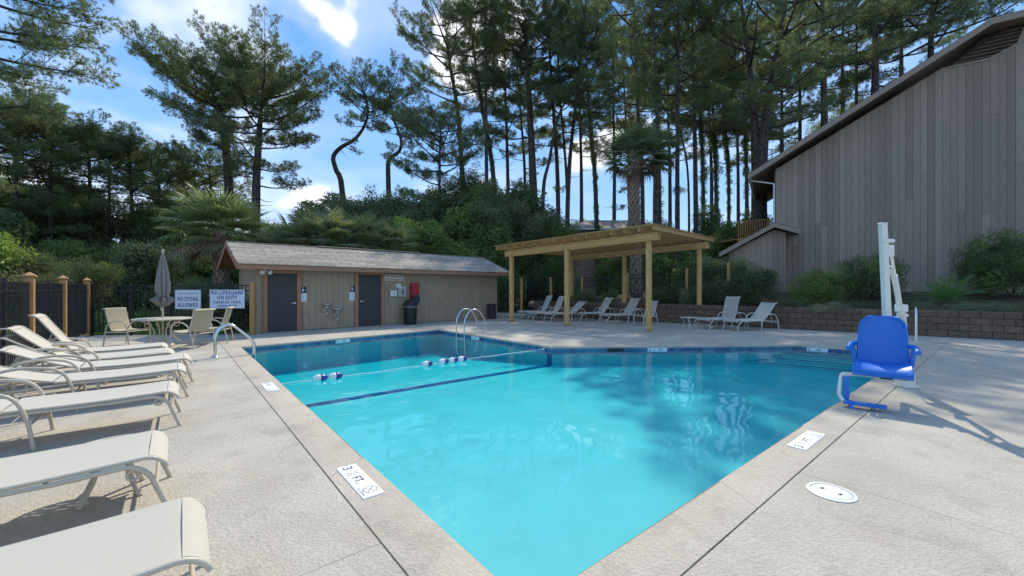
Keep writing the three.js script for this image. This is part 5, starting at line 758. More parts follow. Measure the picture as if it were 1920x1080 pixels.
// pine: path = list of [x, y, z] from the ground, in metres relative to the base
function pine(name, label, base, path, { r0 = 0.22, from = 0.5, R = 3.2, limbs = 22, mat = L.pine, group, ivy = 0, ivyTo = 0.6, seed = 1, density = 1, droop = 0, spray = 1, flat = 0, bareLimbs = 3, dirBias = null, r1 = 0.05, geos = SP, bark = M.bark, round = false } = {}) {
  const r = rng(seed * 7919 + 13), o = thing(name, label, 'tree', base.toArray(), 0, group), tp = resample(path, 26), H_ = tp.length - 1, top = tp[H_].y;
  part('trunk', sweep(tp, tp.map((p, i) => lerp(r0, r1, Math.pow(i / H_, 0.8)) * (i === 0 ? 1.25 : 1)), 12, true, (i, k) => 1 + 0.09 * (hash2(k * 3 + seed, i >> 1) - 0.5)), bark, o);
  const br = [], leaves = [], along = (t) => { const f = clamp(t) * H_, i = Math.min(H_ - 1, Math.floor(f)); return tp[i].clone().lerp(tp[i + 1], f - i); };
  const tFrom = (() => { for (let i = 0; i <= H_; i++) if (tp[i].y >= from * top) return i / H_; return 0.5; })();
  for (let i = 0; i < limbs + bareLimbs; i++) {
    const bare = i >= limbs, t = bare ? lerp(tFrom * 0.6, tFrom, r()) : lerp(tFrom, 0.985, Math.pow((i + r() * 0.8) / limbs, 0.9)), c = (t - tFrom) / (1 - tFrom), prof = bare ? 0.35 : round ? (0.5 + 0.6 * Math.sin(Math.PI * (0.12 + 0.6 * c))) * (c > 0.93 ? 0.75 : 1) : (0.62 + 0.55 * Math.sin(Math.PI * (0.18 + 0.72 * c))) * (c > 0.85 ? lerp(1, 0.42, (c - 0.85) / 0.15) : 1), Ln = R * prof * (0.6 + 0.5 * r());
    let az = i * 2.399 + r() * 0.7; if (dirBias !== null && r() < 0.75) az = dirBias + (r() - 0.5) * 1.2;
    const rise = lerp(-0.02, round ? 0.72 : 0.62, c) + (r() - 0.5) * 0.3 - droop, d = v3(Math.cos(az), rise, Math.sin(az)).normalize(), p0 = along(t), side = v3(-Math.sin(az), 0, Math.cos(az)), bend = (r() - 0.5) * 0.5;
    const lp = [0, 0.25, 0.5, 0.75, 1].map((q) => p0.clone().addScaledVector(d, Ln * q).addScaledVector(side, Ln * bend * q * q * 0.6).add(v3(0, Ln * (0.10 * q * q - 0.06 * Math.sin(q * 3)) + (r() - 0.5) * 0.08 * Ln * q, 0))), lc = curve(lp, 8), lr = Math.min(r0 * 0.42, 0.018 + 0.016 * Ln);
    br.push(sweep(lc, lc.map((_, k) => lerp(lr, 0.012, k / 8)), 5, false)); if (bare && r() < 0.7) continue;
    const nT = Math.max(3, Math.round(Ln * 2.2 * density)), at_ = (q) => { const f = clamp(q) * 8, k = Math.min(7, Math.floor(f)); return lc[k].clone().lerp(lc[k + 1], f - k); };
    for (let k = 0; k < nT; k++) {
      const q = lerp(0.34, 1, (k + r() * 0.7) / nT), a = at_(q), tl = Ln * lerp(0.34, 0.12, q) * (0.6 + 0.7 * r()) + 0.15, sd = (k % 2 ? 1 : -1), td = d.clone().multiplyScalar(0.7).addScaledVector(side, sd * (0.5 + 0.6 * r())).add(v3(0, 0.12 + 0.5 * r() - droop * 0.4, 0)).normalize(), e = a.clone().addScaledVector(td, tl);
      if (tl > 0.3) br.push(sweep([a, a.clone().lerp(e, 0.5).add(v3(0, -0.03, 0)), e], [0.016, 0.012, 0.007], 3, false));
      const ns = 1 + Math.round(tl * 2.4 * density); for (let m = 0; m < ns; m++) { const f = ns === 1 ? 1 : m / (ns - 1), p = a.clone().lerp(e, 0.35 + 0.65 * f), dd = td.clone().addScaledVector(dirRand(r), 0.55).add(v3(0, 0.28, 0)).normalize(); leaves.push([p, dd, spray * (0.55 + 0.5 * r())]); }
    }
    leaves.push([at_(1), d.clone().add(v3(0, 0.4, 0)).normalize(), spray * 0.9]);
  }
  for (let k = 0; k < 6; k++) leaves.push([along(1).add(dirRand(r).multiplyScalar(0.25)), v3(0, 1, 0).addScaledVector(dirRand(r), 0.6).normalize(), spray * 0.8]);
  part('branches', br, M.twig, o).userData.kind = 'stuff';
  scatter(o, 'crown', geos, mat, leaves, r, 0.4);
  if (ivy) { const iv = [], n = Math.round(ivy * top); for (let k = 0; k < n; k++) { const t = r() * ivyTo, p = along(t), a = r() * 6.28, rad = lerp(r0, r1, t) * 0.85; iv.push([p.add(v3(Math.cos(a) * rad, 0, Math.sin(a) * rad)), v3(Math.cos(a), 0.2, Math.sin(a)).normalize(), (0.3 + 0.35 * r()) * (0.5 + smooth(0, 1, vnoise(t * 14 + seed, a, 64, 64)))]); } scatter(o, 'ivy', LC.ivy, L.ivy, iv, r, 0.5); }
  return o;
}
// broad-leaved tree or shrub: lobes = [x, y, z, rx, ry, rz] relative to the base
function leafy(name, label, base, lobes, { mat = L.oak, geos = LC.oak, n = 60, size = 0.9, group, seed = 1, trunk = 0.12, category = 'tree', shell = 0.55, vary = 0.45, mat2 = null } = {}) {
  const r = rng(seed * 104729 + 7), o = thing(name, label, category, base.toArray(), 0, group), st = [];
  if (trunk) for (const [x, y, z, rx, ry] of lobes) st.push(sweep(curve([[(r() - 0.5) * 0.15, -0.05, (r() - 0.5) * 0.15], [x * 0.3 + (r() - 0.5) * 0.3, y * 0.4, z * 0.3], [x * 0.8, Math.max(0.2, y - ry * 0.3), z * 0.8], [x, y + ry * 0.4, z]], 8), [...Array(9).keys()].map((k) => lerp(trunk, trunk * 0.2, k / 8)), 6, false));
  if (st.length) part(trunk > 0.07 ? 'trunk' : 'stem', st, trunk > 0.07 ? M.barkGrey : M.twig, o);
  const list = [], list2 = []; for (const [x, y, z, rx, ry, rz] of lobes) { const m = Math.max(5, Math.round(n * Math.pow(rx * ry * rz, 0.66))); for (let k = 0; k < m; k++) { const d = dirRand(r), f = Math.pow(r(), shell) * (0.82 + 0.36 * vnoise3(d.x * 2.3 + seed, d.y * 2.3, d.z * 2.3)), p = v3(x + d.x * rx * f, y + d.y * ry * f, z + d.z * rz * f); if (p.y < 0.05) p.y = 0.05 + r() * 0.2; (mat2 && r() < 0.35 ? list2 : list).push([p, d.add(v3(0, 0.5, 0)).normalize(), size * (0.65 + 0.6 * r())]); } }
  scatter(o, category === 'tree' ? 'crown' : 'foliage', geos, mat, list, r, vary); if (list2.length) scatter(o, category === 'tree' ? 'crown' : 'foliage', geos, mat2, list2, r, vary);
  return o;
}
// fan-palm frond: stalk along +y, fan of folded blades; unit: about 1 m stalk and 0.95 m blades
function frondGeo(seed, stalk = 0.9, blade = 0.85, nb = 22, droop = 0.35) {
  const r = rng(seed), pos = [], tri = (a, b, c) => pos.push(a.x, a.y, a.z, b.x, b.y, b.z, c.x, c.y, c.z), quadStrip = (pts, w0, s) => { for (let i = 0; i < pts.length - 1; i++) { const a = pts[i], b = pts[i + 1]; tri(a.clone().addScaledVector(s, w0[i]), a.clone().addScaledVector(s, -w0[i]), b.clone().addScaledVector(s, w0[i + 1])); tri(a.clone().addScaledVector(s, -w0[i]), b.clone().addScaledVector(s, -w0[i + 1]), b.clone().addScaledVector(s, w0[i + 1])); } };
  const st = []; for (let i = 0; i <= 5; i++) { const t = i / 5; st.push(v3(0, stalk * t, -0.10 * t * t)); } quadStrip(st, [0.02, 0.017, 0.014, 0.013, 0.012, 0.012], v3(1, 0, 0)); quadStrip(st, [0.015, 0.013, 0.012, 0.01, 0.01, 0.01], v3(0, 0.2, 1).normalize());
  const hub = st[5];
  for (let k = 0; k < nb; k++) { const a = lerp(-1.95, 1.95, (k + 0.5) / nb) + (r() - 0.5) * 0.06, l = blade * (1 - 0.28 * Math.abs(a) / 1.95) * (0.88 + 0.2 * r()), d = v3(Math.sin(a), Math.cos(a), 0), s = v3(Math.cos(a), -Math.sin(a), (k % 2 ? 0.5 : -0.5)).normalize(), P = (t) => hub.clone().addScaledVector(d, l * t * (1 - 0.12 * droop * t)).add(v3(0, -0.05 * t * t * droop, -(0.05 + droop * l * 0.75) * t * t * t - 0.06 * t + Math.abs(a) * 0.05 * t)); quadStrip([P(0), P(0.35), P(0.7), P(1)], [0.012, 0.03, 0.02, 0.001], s); }
  const g = new THREE.BufferGeometry(); g.setAttribute('position', new THREE.Float32BufferAttribute(pos, 3)); g.computeVertexNormals(); return g;
}
const FR = [frondGeo(1, 0.85, 0.85, 26, 0.25), frondGeo(2, 0.95, 0.8, 24, 0.4), frondGeo(3, 0.75, 0.9, 28, 0.12)];
function fronds(o, top, n, s, mat, r, { lo = -0.75, hi = 1.35 } = {}) {
  for (let k = 0; k < n; k++) { const el = lerp(lo, hi, Math.pow((k + 0.5) / n, 0.8)), az = k * 2.399 + r() * 0.4, d = v3(Math.cos(az) * Math.cos(el), Math.sin(el), Math.sin(az) * Math.cos(el)), m = part('frond', FR[Math.floor(r() * 3)], k < n * 0.12 && lo < -0.5 ? L.dead : mat, o); const back = v3(0, 1, 0).sub(d.clone().multiplyScalar(d.y)).normalize(), x = d.clone().cross(back).normalize(); m.quaternion.setFromRotationMatrix(new THREE.Matrix4().makeBasis(x, d, x.clone().cross(d))); m.position.copy(top).add(v3(Math.cos(az) * 0.1, (r() - 0.5) * 0.35, Math.sin(az) * 0.1)); m.scale.setScalar(s * (0.85 + 0.3 * r())); }
}
function palm(label, base, path, { r0 = 0.22, boots = true, n = 42, s = 1, mat = L.palm, seed = 1, group, bulge = 1 } = {}) {
  const r = rng(seed * 31 + 5), o = thing('sabal_palm', label, 'palm tree', base.toArray(), 0, group), tp = curve(path, 16), H_ = 16;
  part('trunk', sweep(tp, tp.map((_, i) => r0 * (i < 2 ? 1.15 : 1) * lerp(1, bulge, smooth(0.4, 0.9, i / H_))), 14, true, (i, k) => 1 + 0.08 * (hash2(k, i) - 0.5)), boots ? M.boot : M.barkGrey, o);
  if (boots) { const bg = fromFaces([[v3(-0.09, 0, 0), v3(0.09, 0, 0), v3(0.035, 0.34, 0.1), v3(-0.035, 0.34, 0.1)], [v3(-0.09, 0, -0.04), v3(0.09, 0, -0.04), v3(0.035, 0.34, 0.06), v3(-0.035, 0.34, 0.06)], [v3(-0.09, 0, 0), v3(-0.09, 0, -0.04), v3(-0.035, 0.34, 0.06), v3(-0.035, 0.34, 0.1)], [v3(0.09, 0, 0), v3(0.09, 0, -0.04), v3(0.035, 0.34, 0.06), v3(0.035, 0.34, 0.1)]]); const bgu = boxUV(bg), len = path[path.length - 1][1] - path[0][1], rows = Math.round(len / 0.2); let c = 0; for (let i = 0; i < rows && c < 290; i++) for (let k = 0; k < 8 && c < 290; k++, c++) { const t = (i + 0.3) / rows, f = t * H_, j = Math.min(15, Math.floor(f)), p = tp[j].clone().lerp(tp[j + 1], f - j), a = (k + (i % 2) * 0.5) / 8 * 6.283 + (r() - 0.5) * 0.2, rad = r0 * lerp(1, bulge, smooth(0.4, 0.9, t)) * 0.97; part('leaf_boot', bgu, M.boot, o, p.add(v3(Math.sin(a) * rad, 0, Math.cos(a) * rad)).toArray(), [0, a, 0]).scale.setScalar(0.8 + 0.4 * r()); } }
  fronds(o, tp[16].clone(), n, s, mat, r); return o;
}
const at0 = (px, d, h = 0) => v3((px - 960) / F * d, h, -d);
const pathPx = (d, list, base) => list.map(([px, py, dz = 0]) => at(px, py, d + dz).sub(base).toArray());

// ---- tall pines, measured from the photograph: pixel of the foot, distance, course of the trunk
{
  let sd = 1; const grp = 'tall pines behind the pergola';
  const P = (label, d, foot, course, opt = {}, g = null) => { const b = at0(foot, d, -0.05); return pine('pine_tree', label, b, [[0, 0, 0], ...pathPx(d, course, b)], { seed: sd++, group: g, ...opt }); };
  // pair with round crowns over the bathhouse
  P('tall pine with rounded crown, the one leaning towards the left fence, above the fan palm', 38, 434, [[428, 330], [415, 220], [402, 190], [394, 148]], { r0: 0.52, from: 0.47, R: 5.8, limbs: 32, spray: 1.15, density: 0.95, round: true });
  P('tall straight pine with rounded crown beside the leaning pine above the bathhouse', 37, 478, [[480, 365], [486, 250], [490, 205], [495, 165]], { r0: 0.5, from: 0.52, R: 5.7, limbs: 32, spray: 1.1, density: 0.95, bareLimbs: 5, round: true });
  // crooked ones
  P('crooked pine with an S-bent bare trunk and small crown', 44, 650, [[642, 360], [630, 318], [625, 294], [640, 276], [664, 262], [682, 238], [690, 205], [678, 165]], { r0: 0.34, from: 0.8, R: 3.6, limbs: 18, bareLimbs: 7, r1: 0.1, round: true });
  P('forked crooked pine with two kinks and a small crown', 45, 735, [[728, 335], [730, 300], [748, 284], [752, 262], [738, 222], [728, 165]], { r0: 0.32, from: 0.76, R: 3.6, limbs: 18, bareLimbs: 9, r1: 0.09, round: true });
  P('shorter full pine behind the bathhouse roof', 38, 822, [[824, 330], [826, 240]], { r0: 0.24, from: 0.35, R: 4.6, limbs: 26 });
  // cluster in the middle
  P('ivy-wrapped pine whose top is one dense column, above the bathhouse roof', 58, 876, [[868, 350], [858, 210], [842, 110], [832, 10]], { r0: 0.52, from: 0.5, R: 7, limbs: 30, ivy: 14, ivyTo: 0.82 });
  P('tall pine with long bare upper trunk behind the bathhouse end', 51, 915, [[912, 320], [911, 160], [910, 30], [909, -30]], { r0: 0.33, from: 0.66, R: 4.4, limbs: 22, bareLimbs: 5 });
  P('tall pine forking from the base of the bare trunk behind the bathhouse end', 52, 938, [[925, 330], [902, 190], [885, 70], [874, -10]], { r0: 0.42, from: 0.55, R: 5.2, limbs: 24, ivy: 7, ivyTo: 0.6 });
  P('thickest pine trunk of all, rising behind the pergola post nearest bathhouse', 53, 1004, [[1000, 360], [992, 180], [986, 80], [984, 25]], { r0: 0.78, from: 0.5, R: 7.0, limbs: 34, mat: L.pineDark, density: 1.1, bark: M.barkGrey });
  P('pine with a limb bent to one side like an elbow, among the pergola pines', 46, 1020, [[1018, 370], [1030, 300], [1050, 210], [1085, 170], [1130, 160]], { r0: 0.28, from: 0.85, R: 2.4, limbs: 9, bareLimbs: 0 });
  P('slim pine standing between the thickest trunk and the leaning pines', 54, 1046, [[1046, 350], [1036, 180], [1030, 90], [1026, 30]], { r0: 0.4, from: 0.56, R: 6, limbs: 26, mat: L.pineDark });
  P('pine leaning right with bare trunk, above the middle of the pergola', 52, 1062, [[1066, 340], [1080, 190], [1094, 60], [1100, 0]], { r0: 0.38, from: 0.6, R: 5.4, limbs: 26 });
  P('pine beside the leaning pine, trunk narrow and dark, above the pergola', 52, 1070, [[1062, 330], [1050, 180], [1044, 50]], { r0: 0.27, from: 0.6, R: 4.4, limbs: 20 });
  P('ivy-clad pine that leans left, between the far grey roof and the palm', 46, 1122, [[1116, 340], [1106, 230], [1100, 120], [1096, 20]], { r0: 0.32, from: 0.62, R: 4.6, limbs: 22, ivy: 12, ivyTo: 0.55 });
  P('pine rising straight out of the palm crown', 37, 1206, [[1204, 330], [1196, 200], [1190, 70], [1188, -30]], { r0: 0.24, from: 0.58, R: 3.8, limbs: 24 });
  P('straight pine right of the palm, bare to its high crown', 28, 1270, [[1270, 330], [1271, 160], [1272, 30], [1272, -25]], { r0: 0.2, from: 0.6, R: 3.1, limbs: 26 });
  for (const [foot, d, c, o] of [[1306, 33, [[1304, 330], [1301, 170], [1298, 40], [1296, -40]], { r0: 0.24, from: 0.55, R: 4.0, limbs: 28 }], [1318, 38, [[1318, 330], [1310, 180], [1304, 40]], { r0: 0.22, from: 0.6, ivy: 10 }], [1346, 40, [[1342, 330], [1338, 220], [1336, 90]], { r0: 0.2, from: 0.62, ivy: 16, R: 2.6, limbs: 16 }], [1366, 42, [[1366, 330], [1358, 230], [1352, 110]], { r0: 0.2, from: 0.6, ivy: 12, R: 2.8, limbs: 16 }], [1384, 36, [[1384, 330], [1380, 180], [1376, 40]], { r0: 0.18, from: 0.6, R: 3.2 }], [1400, 40, [[1400, 330], [1395, 200], [1392, 80]], { r0: 0.22, from: 0.6, ivy: 9, R: 3 }], [1236, 27, [[1235, 330], [1231, 180], [1224, 20], [1212, -75]], { r0: 0.19, from: 0.66, ivy: 10, R: 2.2, limbs: 20 }], [1292, 44, [[1290, 330], [1270, 220], [1262, 120]], { r0: 0.15, from: 0.7, R: 2.4, limbs: 14 }]])
    P('slender pine in the stand between palm and grey house', d, foot, c, o, grp);
  P('forked thick pine beside the grey house eave, trunk leaning right', 27, 1428, [[1428, 340], [1440, 190], [1462, 70], [1484, -50]], { r0: 0.46, from: 0.5, R: 4.6, limbs: 22, density: 0.8 });
  P('thick pine beside the grey house eave, trunk leaning left', 27.5, 1424, [[1422, 330], [1412, 180], [1396, 50], [1380, -70]], { r0: 0.38, from: 0.5, R: 4.4, limbs: 20, density: 0.8 });
  P('pine rising behind the sloping roof of the grey house, lower on the slope', 33, 1546, [[1546, 250], [1543, 100], [1541, -40], [1540, -120]], { r0: 0.36, from: 0.6, R: 4.6, limbs: 20, density: 0.8 });
  P('pine rising behind the upper roof slope of the grey house', 34, 1640, [[1641, 180], [1641, 60], [1642, -60], [1642, -140]], { r0: 0.38, from: 0.55, R: 5.2, limbs: 26, density: 0.8 });
  P('slim pine behind the roof of the grey house, between two thicker trunks', 40, 1606, [[1606, 180], [1606, 60], [1604, -40]], { r0: 0.18, from: 0.6, R: 3.4, limbs: 22 });
  P('wide-spreading pine behind the highest part of the grey house roof', 36, 1745, [[1745, 130], [1748, 10], [1752, -110]], { r0: 0.36, from: 0.45, R: 5.6, limbs: 36, mat: L.pineDark });
  P('pine with low branches behind the middle of the grey house roof', 42, 1500, [[1500, 260], [1500, 150], [1500, 30]], { r0: 0.26, from: 0.45, R: 4.6, limbs: 20, density: 0.8 });
  // pine outside the left of the picture whose limbs hang into view
  const b = v3(-19.2, -0.05, -13.6); pine('pine_tree', 'near pine whose long drooping limbs reach in above the left fence', b, [[0, 0, 0], [0.2, 6, 0], [0.4, 12, 0.1], [0.4, 18, 0]], { seed: 77, r0: 0.36, from: 0.4, R: 3.2, limbs: 24, density: 1.0, geos: SP, droop: 0.14, spray: 0.8, dirBias: -0.5 });
  // woodland pines on the left
  const lg = 'pines of the woodland behind the left fence';
  for (const [foot, d, c, o] of [[170, 34, [[168, 330], [164, 275]], { from: 0.3, R: 3.6, limbs: 26 }], [250, 36, [[246, 360], [240, 280]], { from: 0.35, R: 3.6, limbs: 26 }], [300, 38, [[298, 360], [296, 320]], { from: 0.35, R: 3.4 }], [205, 40, [[205, 340], [206, 290]], { from: 0.4, R: 3.6 }], [95, 32, [[95, 330], [100, 250]], { from: 0.25, R: 4.2, limbs: 30 }], [30, 30, [[30, 330], [36, 235]], { from: 0.25, R: 4.4, limbs: 30 }], [-60, 30, [[-60, 330], [-50, 210]], { from: 0.25, R: 4.6, limbs: 30 }], [395, 42, [[395, 380], [392, 300]], { from: 0.55, R: 3.8 }], [345, 44, [[345, 380], [342, 350]], { from: 0.4, R: 3.6 }]])
    P('pine in the woodland behind the picket fences on the left', d, foot, c, { r0: 0.2, mat: L.pineLight, density: 0.85, ...o }, lg);
  for (const [foot, d, c, o] of [[955, 60, [[952, 330], [948, 180], [946, 60]], { r0: 0.4 }], [985, 64, [[984, 330], [975, 200], [968, 90]], { r0: 0.36 }], [1090, 60, [[1090, 330], [1086, 180], [1082, 40]], { r0: 0.38 }], [1150, 58, [[1152, 330], [1150, 190], [1150, 50]], { r0: 0.36 }], [1182, 62, [[1180, 330], [1172, 200], [1166, 70]], { r0: 0.36 }], [1256, 56, [[1256, 330], [1252, 190], [1250, 40]], { r0: 0.34 }], [1334, 58, [[1334, 330], [1328, 190], [1324, 40]], { r0: 0.34 }], [1412, 56, [[1412, 330], [1408, 190], [1406, 50]], { r0: 0.36 }], [1466, 50, [[1466, 280], [1466, 150], [1468, 20]], { r0: 0.34 }], [1580, 52, [[1580, 200], [1580, 90], [1582, -20]], { r0: 0.36 }], [1690, 50, [[1690, 160], [1690, 50], [1692, -60]], { r0: 0.36 }]])
    P('distant pine closing the gaps behind the nearer pine trunks', d, foot, c, { from: 0.48, R: 5.6, limbs: 24, density: 0.75, spray: 1.3, mat: L.pine, ...o }, 'distant pines behind the stand');
}
// ---- broad-leaved woodland: fills the view under the pines
{
  let sd = 1; const wg = 'broad-leaved trees of the woodland';
  const T = (label, px, d, topY, rx, opt = {}, g = null) => { const b = at0(px, d, -0.05), H_ = at(px, topY, d).y, r = rng(sd * 17 + 3), n = 5 + Math.round(rx), lobes = []; for (let k = 0; k < n; k++) { const a = k * 2.4 + r(), q = k / n, rad = rx * (0.25 + 0.5 * r()) * (q > 0.8 ? 0.4 : 1); lobes.push([Math.cos(a) * rad, H_ * lerp(0.22, 0.86, q), Math.sin(a) * rad * 0.8, rx * (0.42 + 0.25 * r()), H_ * (0.13 + 0.08 * r()), rx * (0.4 + 0.2 * r())]); } return leafy(opt.name || 'broadleaf_tree', label, b, lobes, { seed: sd++, group: g, n: 30, size: 1.1, trunk: 0.14, ...opt }); };
  const lab = 'broad-leaved tree filling the woodland behind the fences';
  for (const [px, d, y, rx] of [[-60, 27, 330, 3.2], [20, 27, 420, 2.4], [85, 33, 345, 2.2], [132, 28, 440, 2.4], [196, 35, 365, 2.0], [240, 30, 445, 2.2], [288, 36, 375, 2.0], [335, 31, 440, 2.2], [375, 36, 400, 2.4], [-10, 36, 290, 4], [110, 38, 300, 4], [310, 40, 350, 4], [440, 36, 430, 3], [560, 38, 410, 3.4], [600, 42, 390, 4], [500, 44, 400, 4]]) T(lab, px, d, y, rx, { mat: [L.oak, L.lush, L.olive][sd % 3], mat2: sd % 2 ? L.oak : L.lush, geos: sd % 2 ? LC.big : LC.oak, n: sd % 2 ? 24 : 26, size: sd % 2 ? 1.35 : 1.1, vary: 0.7 }, wg);
  const lab2 = 'leafy oak of the thicket behind bathhouse and pergola';
  for (const [px, d, y, rx] of [[690, 30, 335, 3], [640, 34, 350, 3.4], [745, 32, 345, 3], [800, 36, 350, 3.4], [850, 30, 390, 2.6], [905, 29, 370, 2.8], [950, 30, 350, 2.8], [985, 34, 330, 3], [1035, 31, 390, 2.4], [920, 36, 320, 3.2], [880, 40, 300, 3.4], [1150, 40, 420, 2.4], [1240, 44, 400, 3]]) T(lab2, px, d, y, rx, { mat: [L.oak, L.lush, L.olive][sd % 3], mat2: sd % 2 ? L.oak : L.lush, geos: sd % 2 ? LC.oak : LC.big, n: 30, size: 1.2, vary: 0.7 }, 'oaks of the thicket');
  const lab3 = 'ivy-green understorey tree lit from behind between palm and grey house';
  for (const [px, d, y, rx] of [[1330, 34, 380, 2], [1370, 30, 400, 1.8], [1415, 33, 380, 2.2], [1290, 38, 420, 2.2], [1350, 26, 440, 1.6], [1395, 25, 450, 1.5], [1260, 30, 450, 2], [1230, 27, 470, 1.6], [1310, 24.5, 470, 1.6], [1180, 34, 450, 1.8]]) T(lab3, px, d, y, rx, { mat: L.lush, mat2: L.ivy, geos: LC.big }, 'understorey trees by the grey house');
  T('distant rounded oak crown left of the far grey roof', 1085, 70, 400, 4, { mat: L.lush }); T('distant oak crown seen over the roof of the grey house', 1580, 50, 180, 6, { mat: L.lush, mat2: L.bright });
  T('bright yellow-green young tree behind the bathhouse roof', 772, 25, 376, 1.75, { mat: L.bright, mat2: L.lush, geos: LC.big, n: 26, size: 0.95, vary: 0.8 });
  T('bright green bush at the end of the bathhouse roof', 850, 25.5, 425, 1.5, { mat: L.lush, mat2: L.bright, geos: LC.big, n: 28, size: 0.9, vary: 0.8 });
  T('sunlit olive shrub above the fence posts at the left corner', 82, 18, 465, 2.4, { mat: L.olive, mat2: L.lush, geos: LC.narrow, n: 60, trunk: 0.06, category: 'shrub', name: 'shrub', size: 0.8 });
  T('yellow-green shrub at the left edge above the picket fence', 0, 17, 415, 1.1, { mat: L.bright, geos: LC.oak, n: 50, trunk: 0.06, category: 'shrub', name: 'shrub' });
  T('grey-green shrub beside the closed umbrella beyond the fence', 270, 22, 440, 2, { mat: L.olive, mat2: L.oak, n: 40 });
  // low hedge plants just beyond the fences
  const hg = 'low shrubs beyond the picket fences'; const S = (px, d, h, rx, m, lb) => leafy('low_shrub', lb, at0(px, d, -0.02), [[0, h * 0.55, 0, rx, h * 0.5, rx * 0.8], [rx * 0.6, h * 0.4, 0.1, rx * 0.6, h * 0.4, rx * 0.6]], { seed: sd++, mat: m, geos: LC.oak, n: 60, size: 0.62, trunk: 0.03, category: 'shrub', group: hg });
  for (const [px, d, h, rx, m] of [[272, 14.6, 0.85, 0.4, L.lush], [318, 15, 0.7, 0.4, L.olive], [352, 14.6, 0.6, 0.5, L.oak], [395, 14.4, 1.0, 0.7, L.oak], [440, 14.3, 1.2, 0.8, L.oak], [176, 14.0, 0.8, 0.4, L.oak], [420, 15.6, 1.6, 0.9, L.dark]]) S(px, d, h, rx, m, 'leafy low shrub just beyond the fence with two signs');
  for (const [px, d] of [[-200, 24], [-330, 26], [60, 25], [160, 26], [230, 27], [310, 27], [380, 26]]) S(px, d + 1.5, 2.1, 1.6, L.oak, 'dense undergrowth at the far edge of the lawn');
}
// ---- palms
{
  const b1 = at0(414, 18); palm('fan palm with full round crown behind the bathhouse gable', b1, [[0, 0, 0], [0.05, 2.2, 0], [0.02, 3.9, 0]], { n: 60, s: 1.32, r0: 0.26, seed: 3, mat: L.palm });
  const d2 = 24, b2 = at0(1196, d2, 0.3); palm('tall sabal palm with booted trunk rising behind the pergola', b2, [[0, 0, 0], ...pathPx(d2, [[1190, 440], [1188, 350], [1192, 300]], b2)], { n: 54, s: 1.25, r0: 0.29, seed: 4, mat: L.palmDark, bulge: 1.05 });
  const b3 = at0(1228, 27, 0.3); palm('second smaller sabal palm half hidden behind the booted palm', b3, [[0, 0, 0], ...pathPx(27, [[1230, 380], [1232, 285]], b3)], { n: 34, s: 1.15, r0: 0.2, boots: false, seed: 6, mat: L.palmDark });
  let k = 0; for (const [px, d, h] of [[560, 21, 4.0], [605, 20, 4.3], [650, 20.5, 4.2], [700, 21, 4.0], [730, 21.5, 3.8], [520, 22, 3.7], [480, 21.5, 3.4], [588, 22.5, 4.8], [672, 22.6, 4.6]]) { const o = thing('palmetto', 'clump of fan palmetto fronds showing above the bathhouse roof', 'palm', at0(px, d).toArray(), 0, 'palmettos behind the bathhouse'), r = rng(400 + k++); part('stem', sweep([v3(0, 0, 0), v3(0, h - 0.6, 0)], 0.14, 8), M.barkGrey, o); fronds(o, v3(0, h - 0.5, 0), 24, 1.1, k % 2 ? L.palm : L.olive, r, { lo: -0.45, hi: 1.4 }); }
  for (const [px, d] of [[448, 16.6], [385, 17]]) { const o = thing('palmetto', 'low fan palmetto at the foot of the round-crowned palm', 'palm', at0(px, d).toArray(), 0, 'palmettos by the palm'), r = rng(430 + k++); fronds(o, v3(0, 0.5, 0), 14, 1.0, L.palmDark, r, { lo: 0.1, hi: 1.3 }); }
}
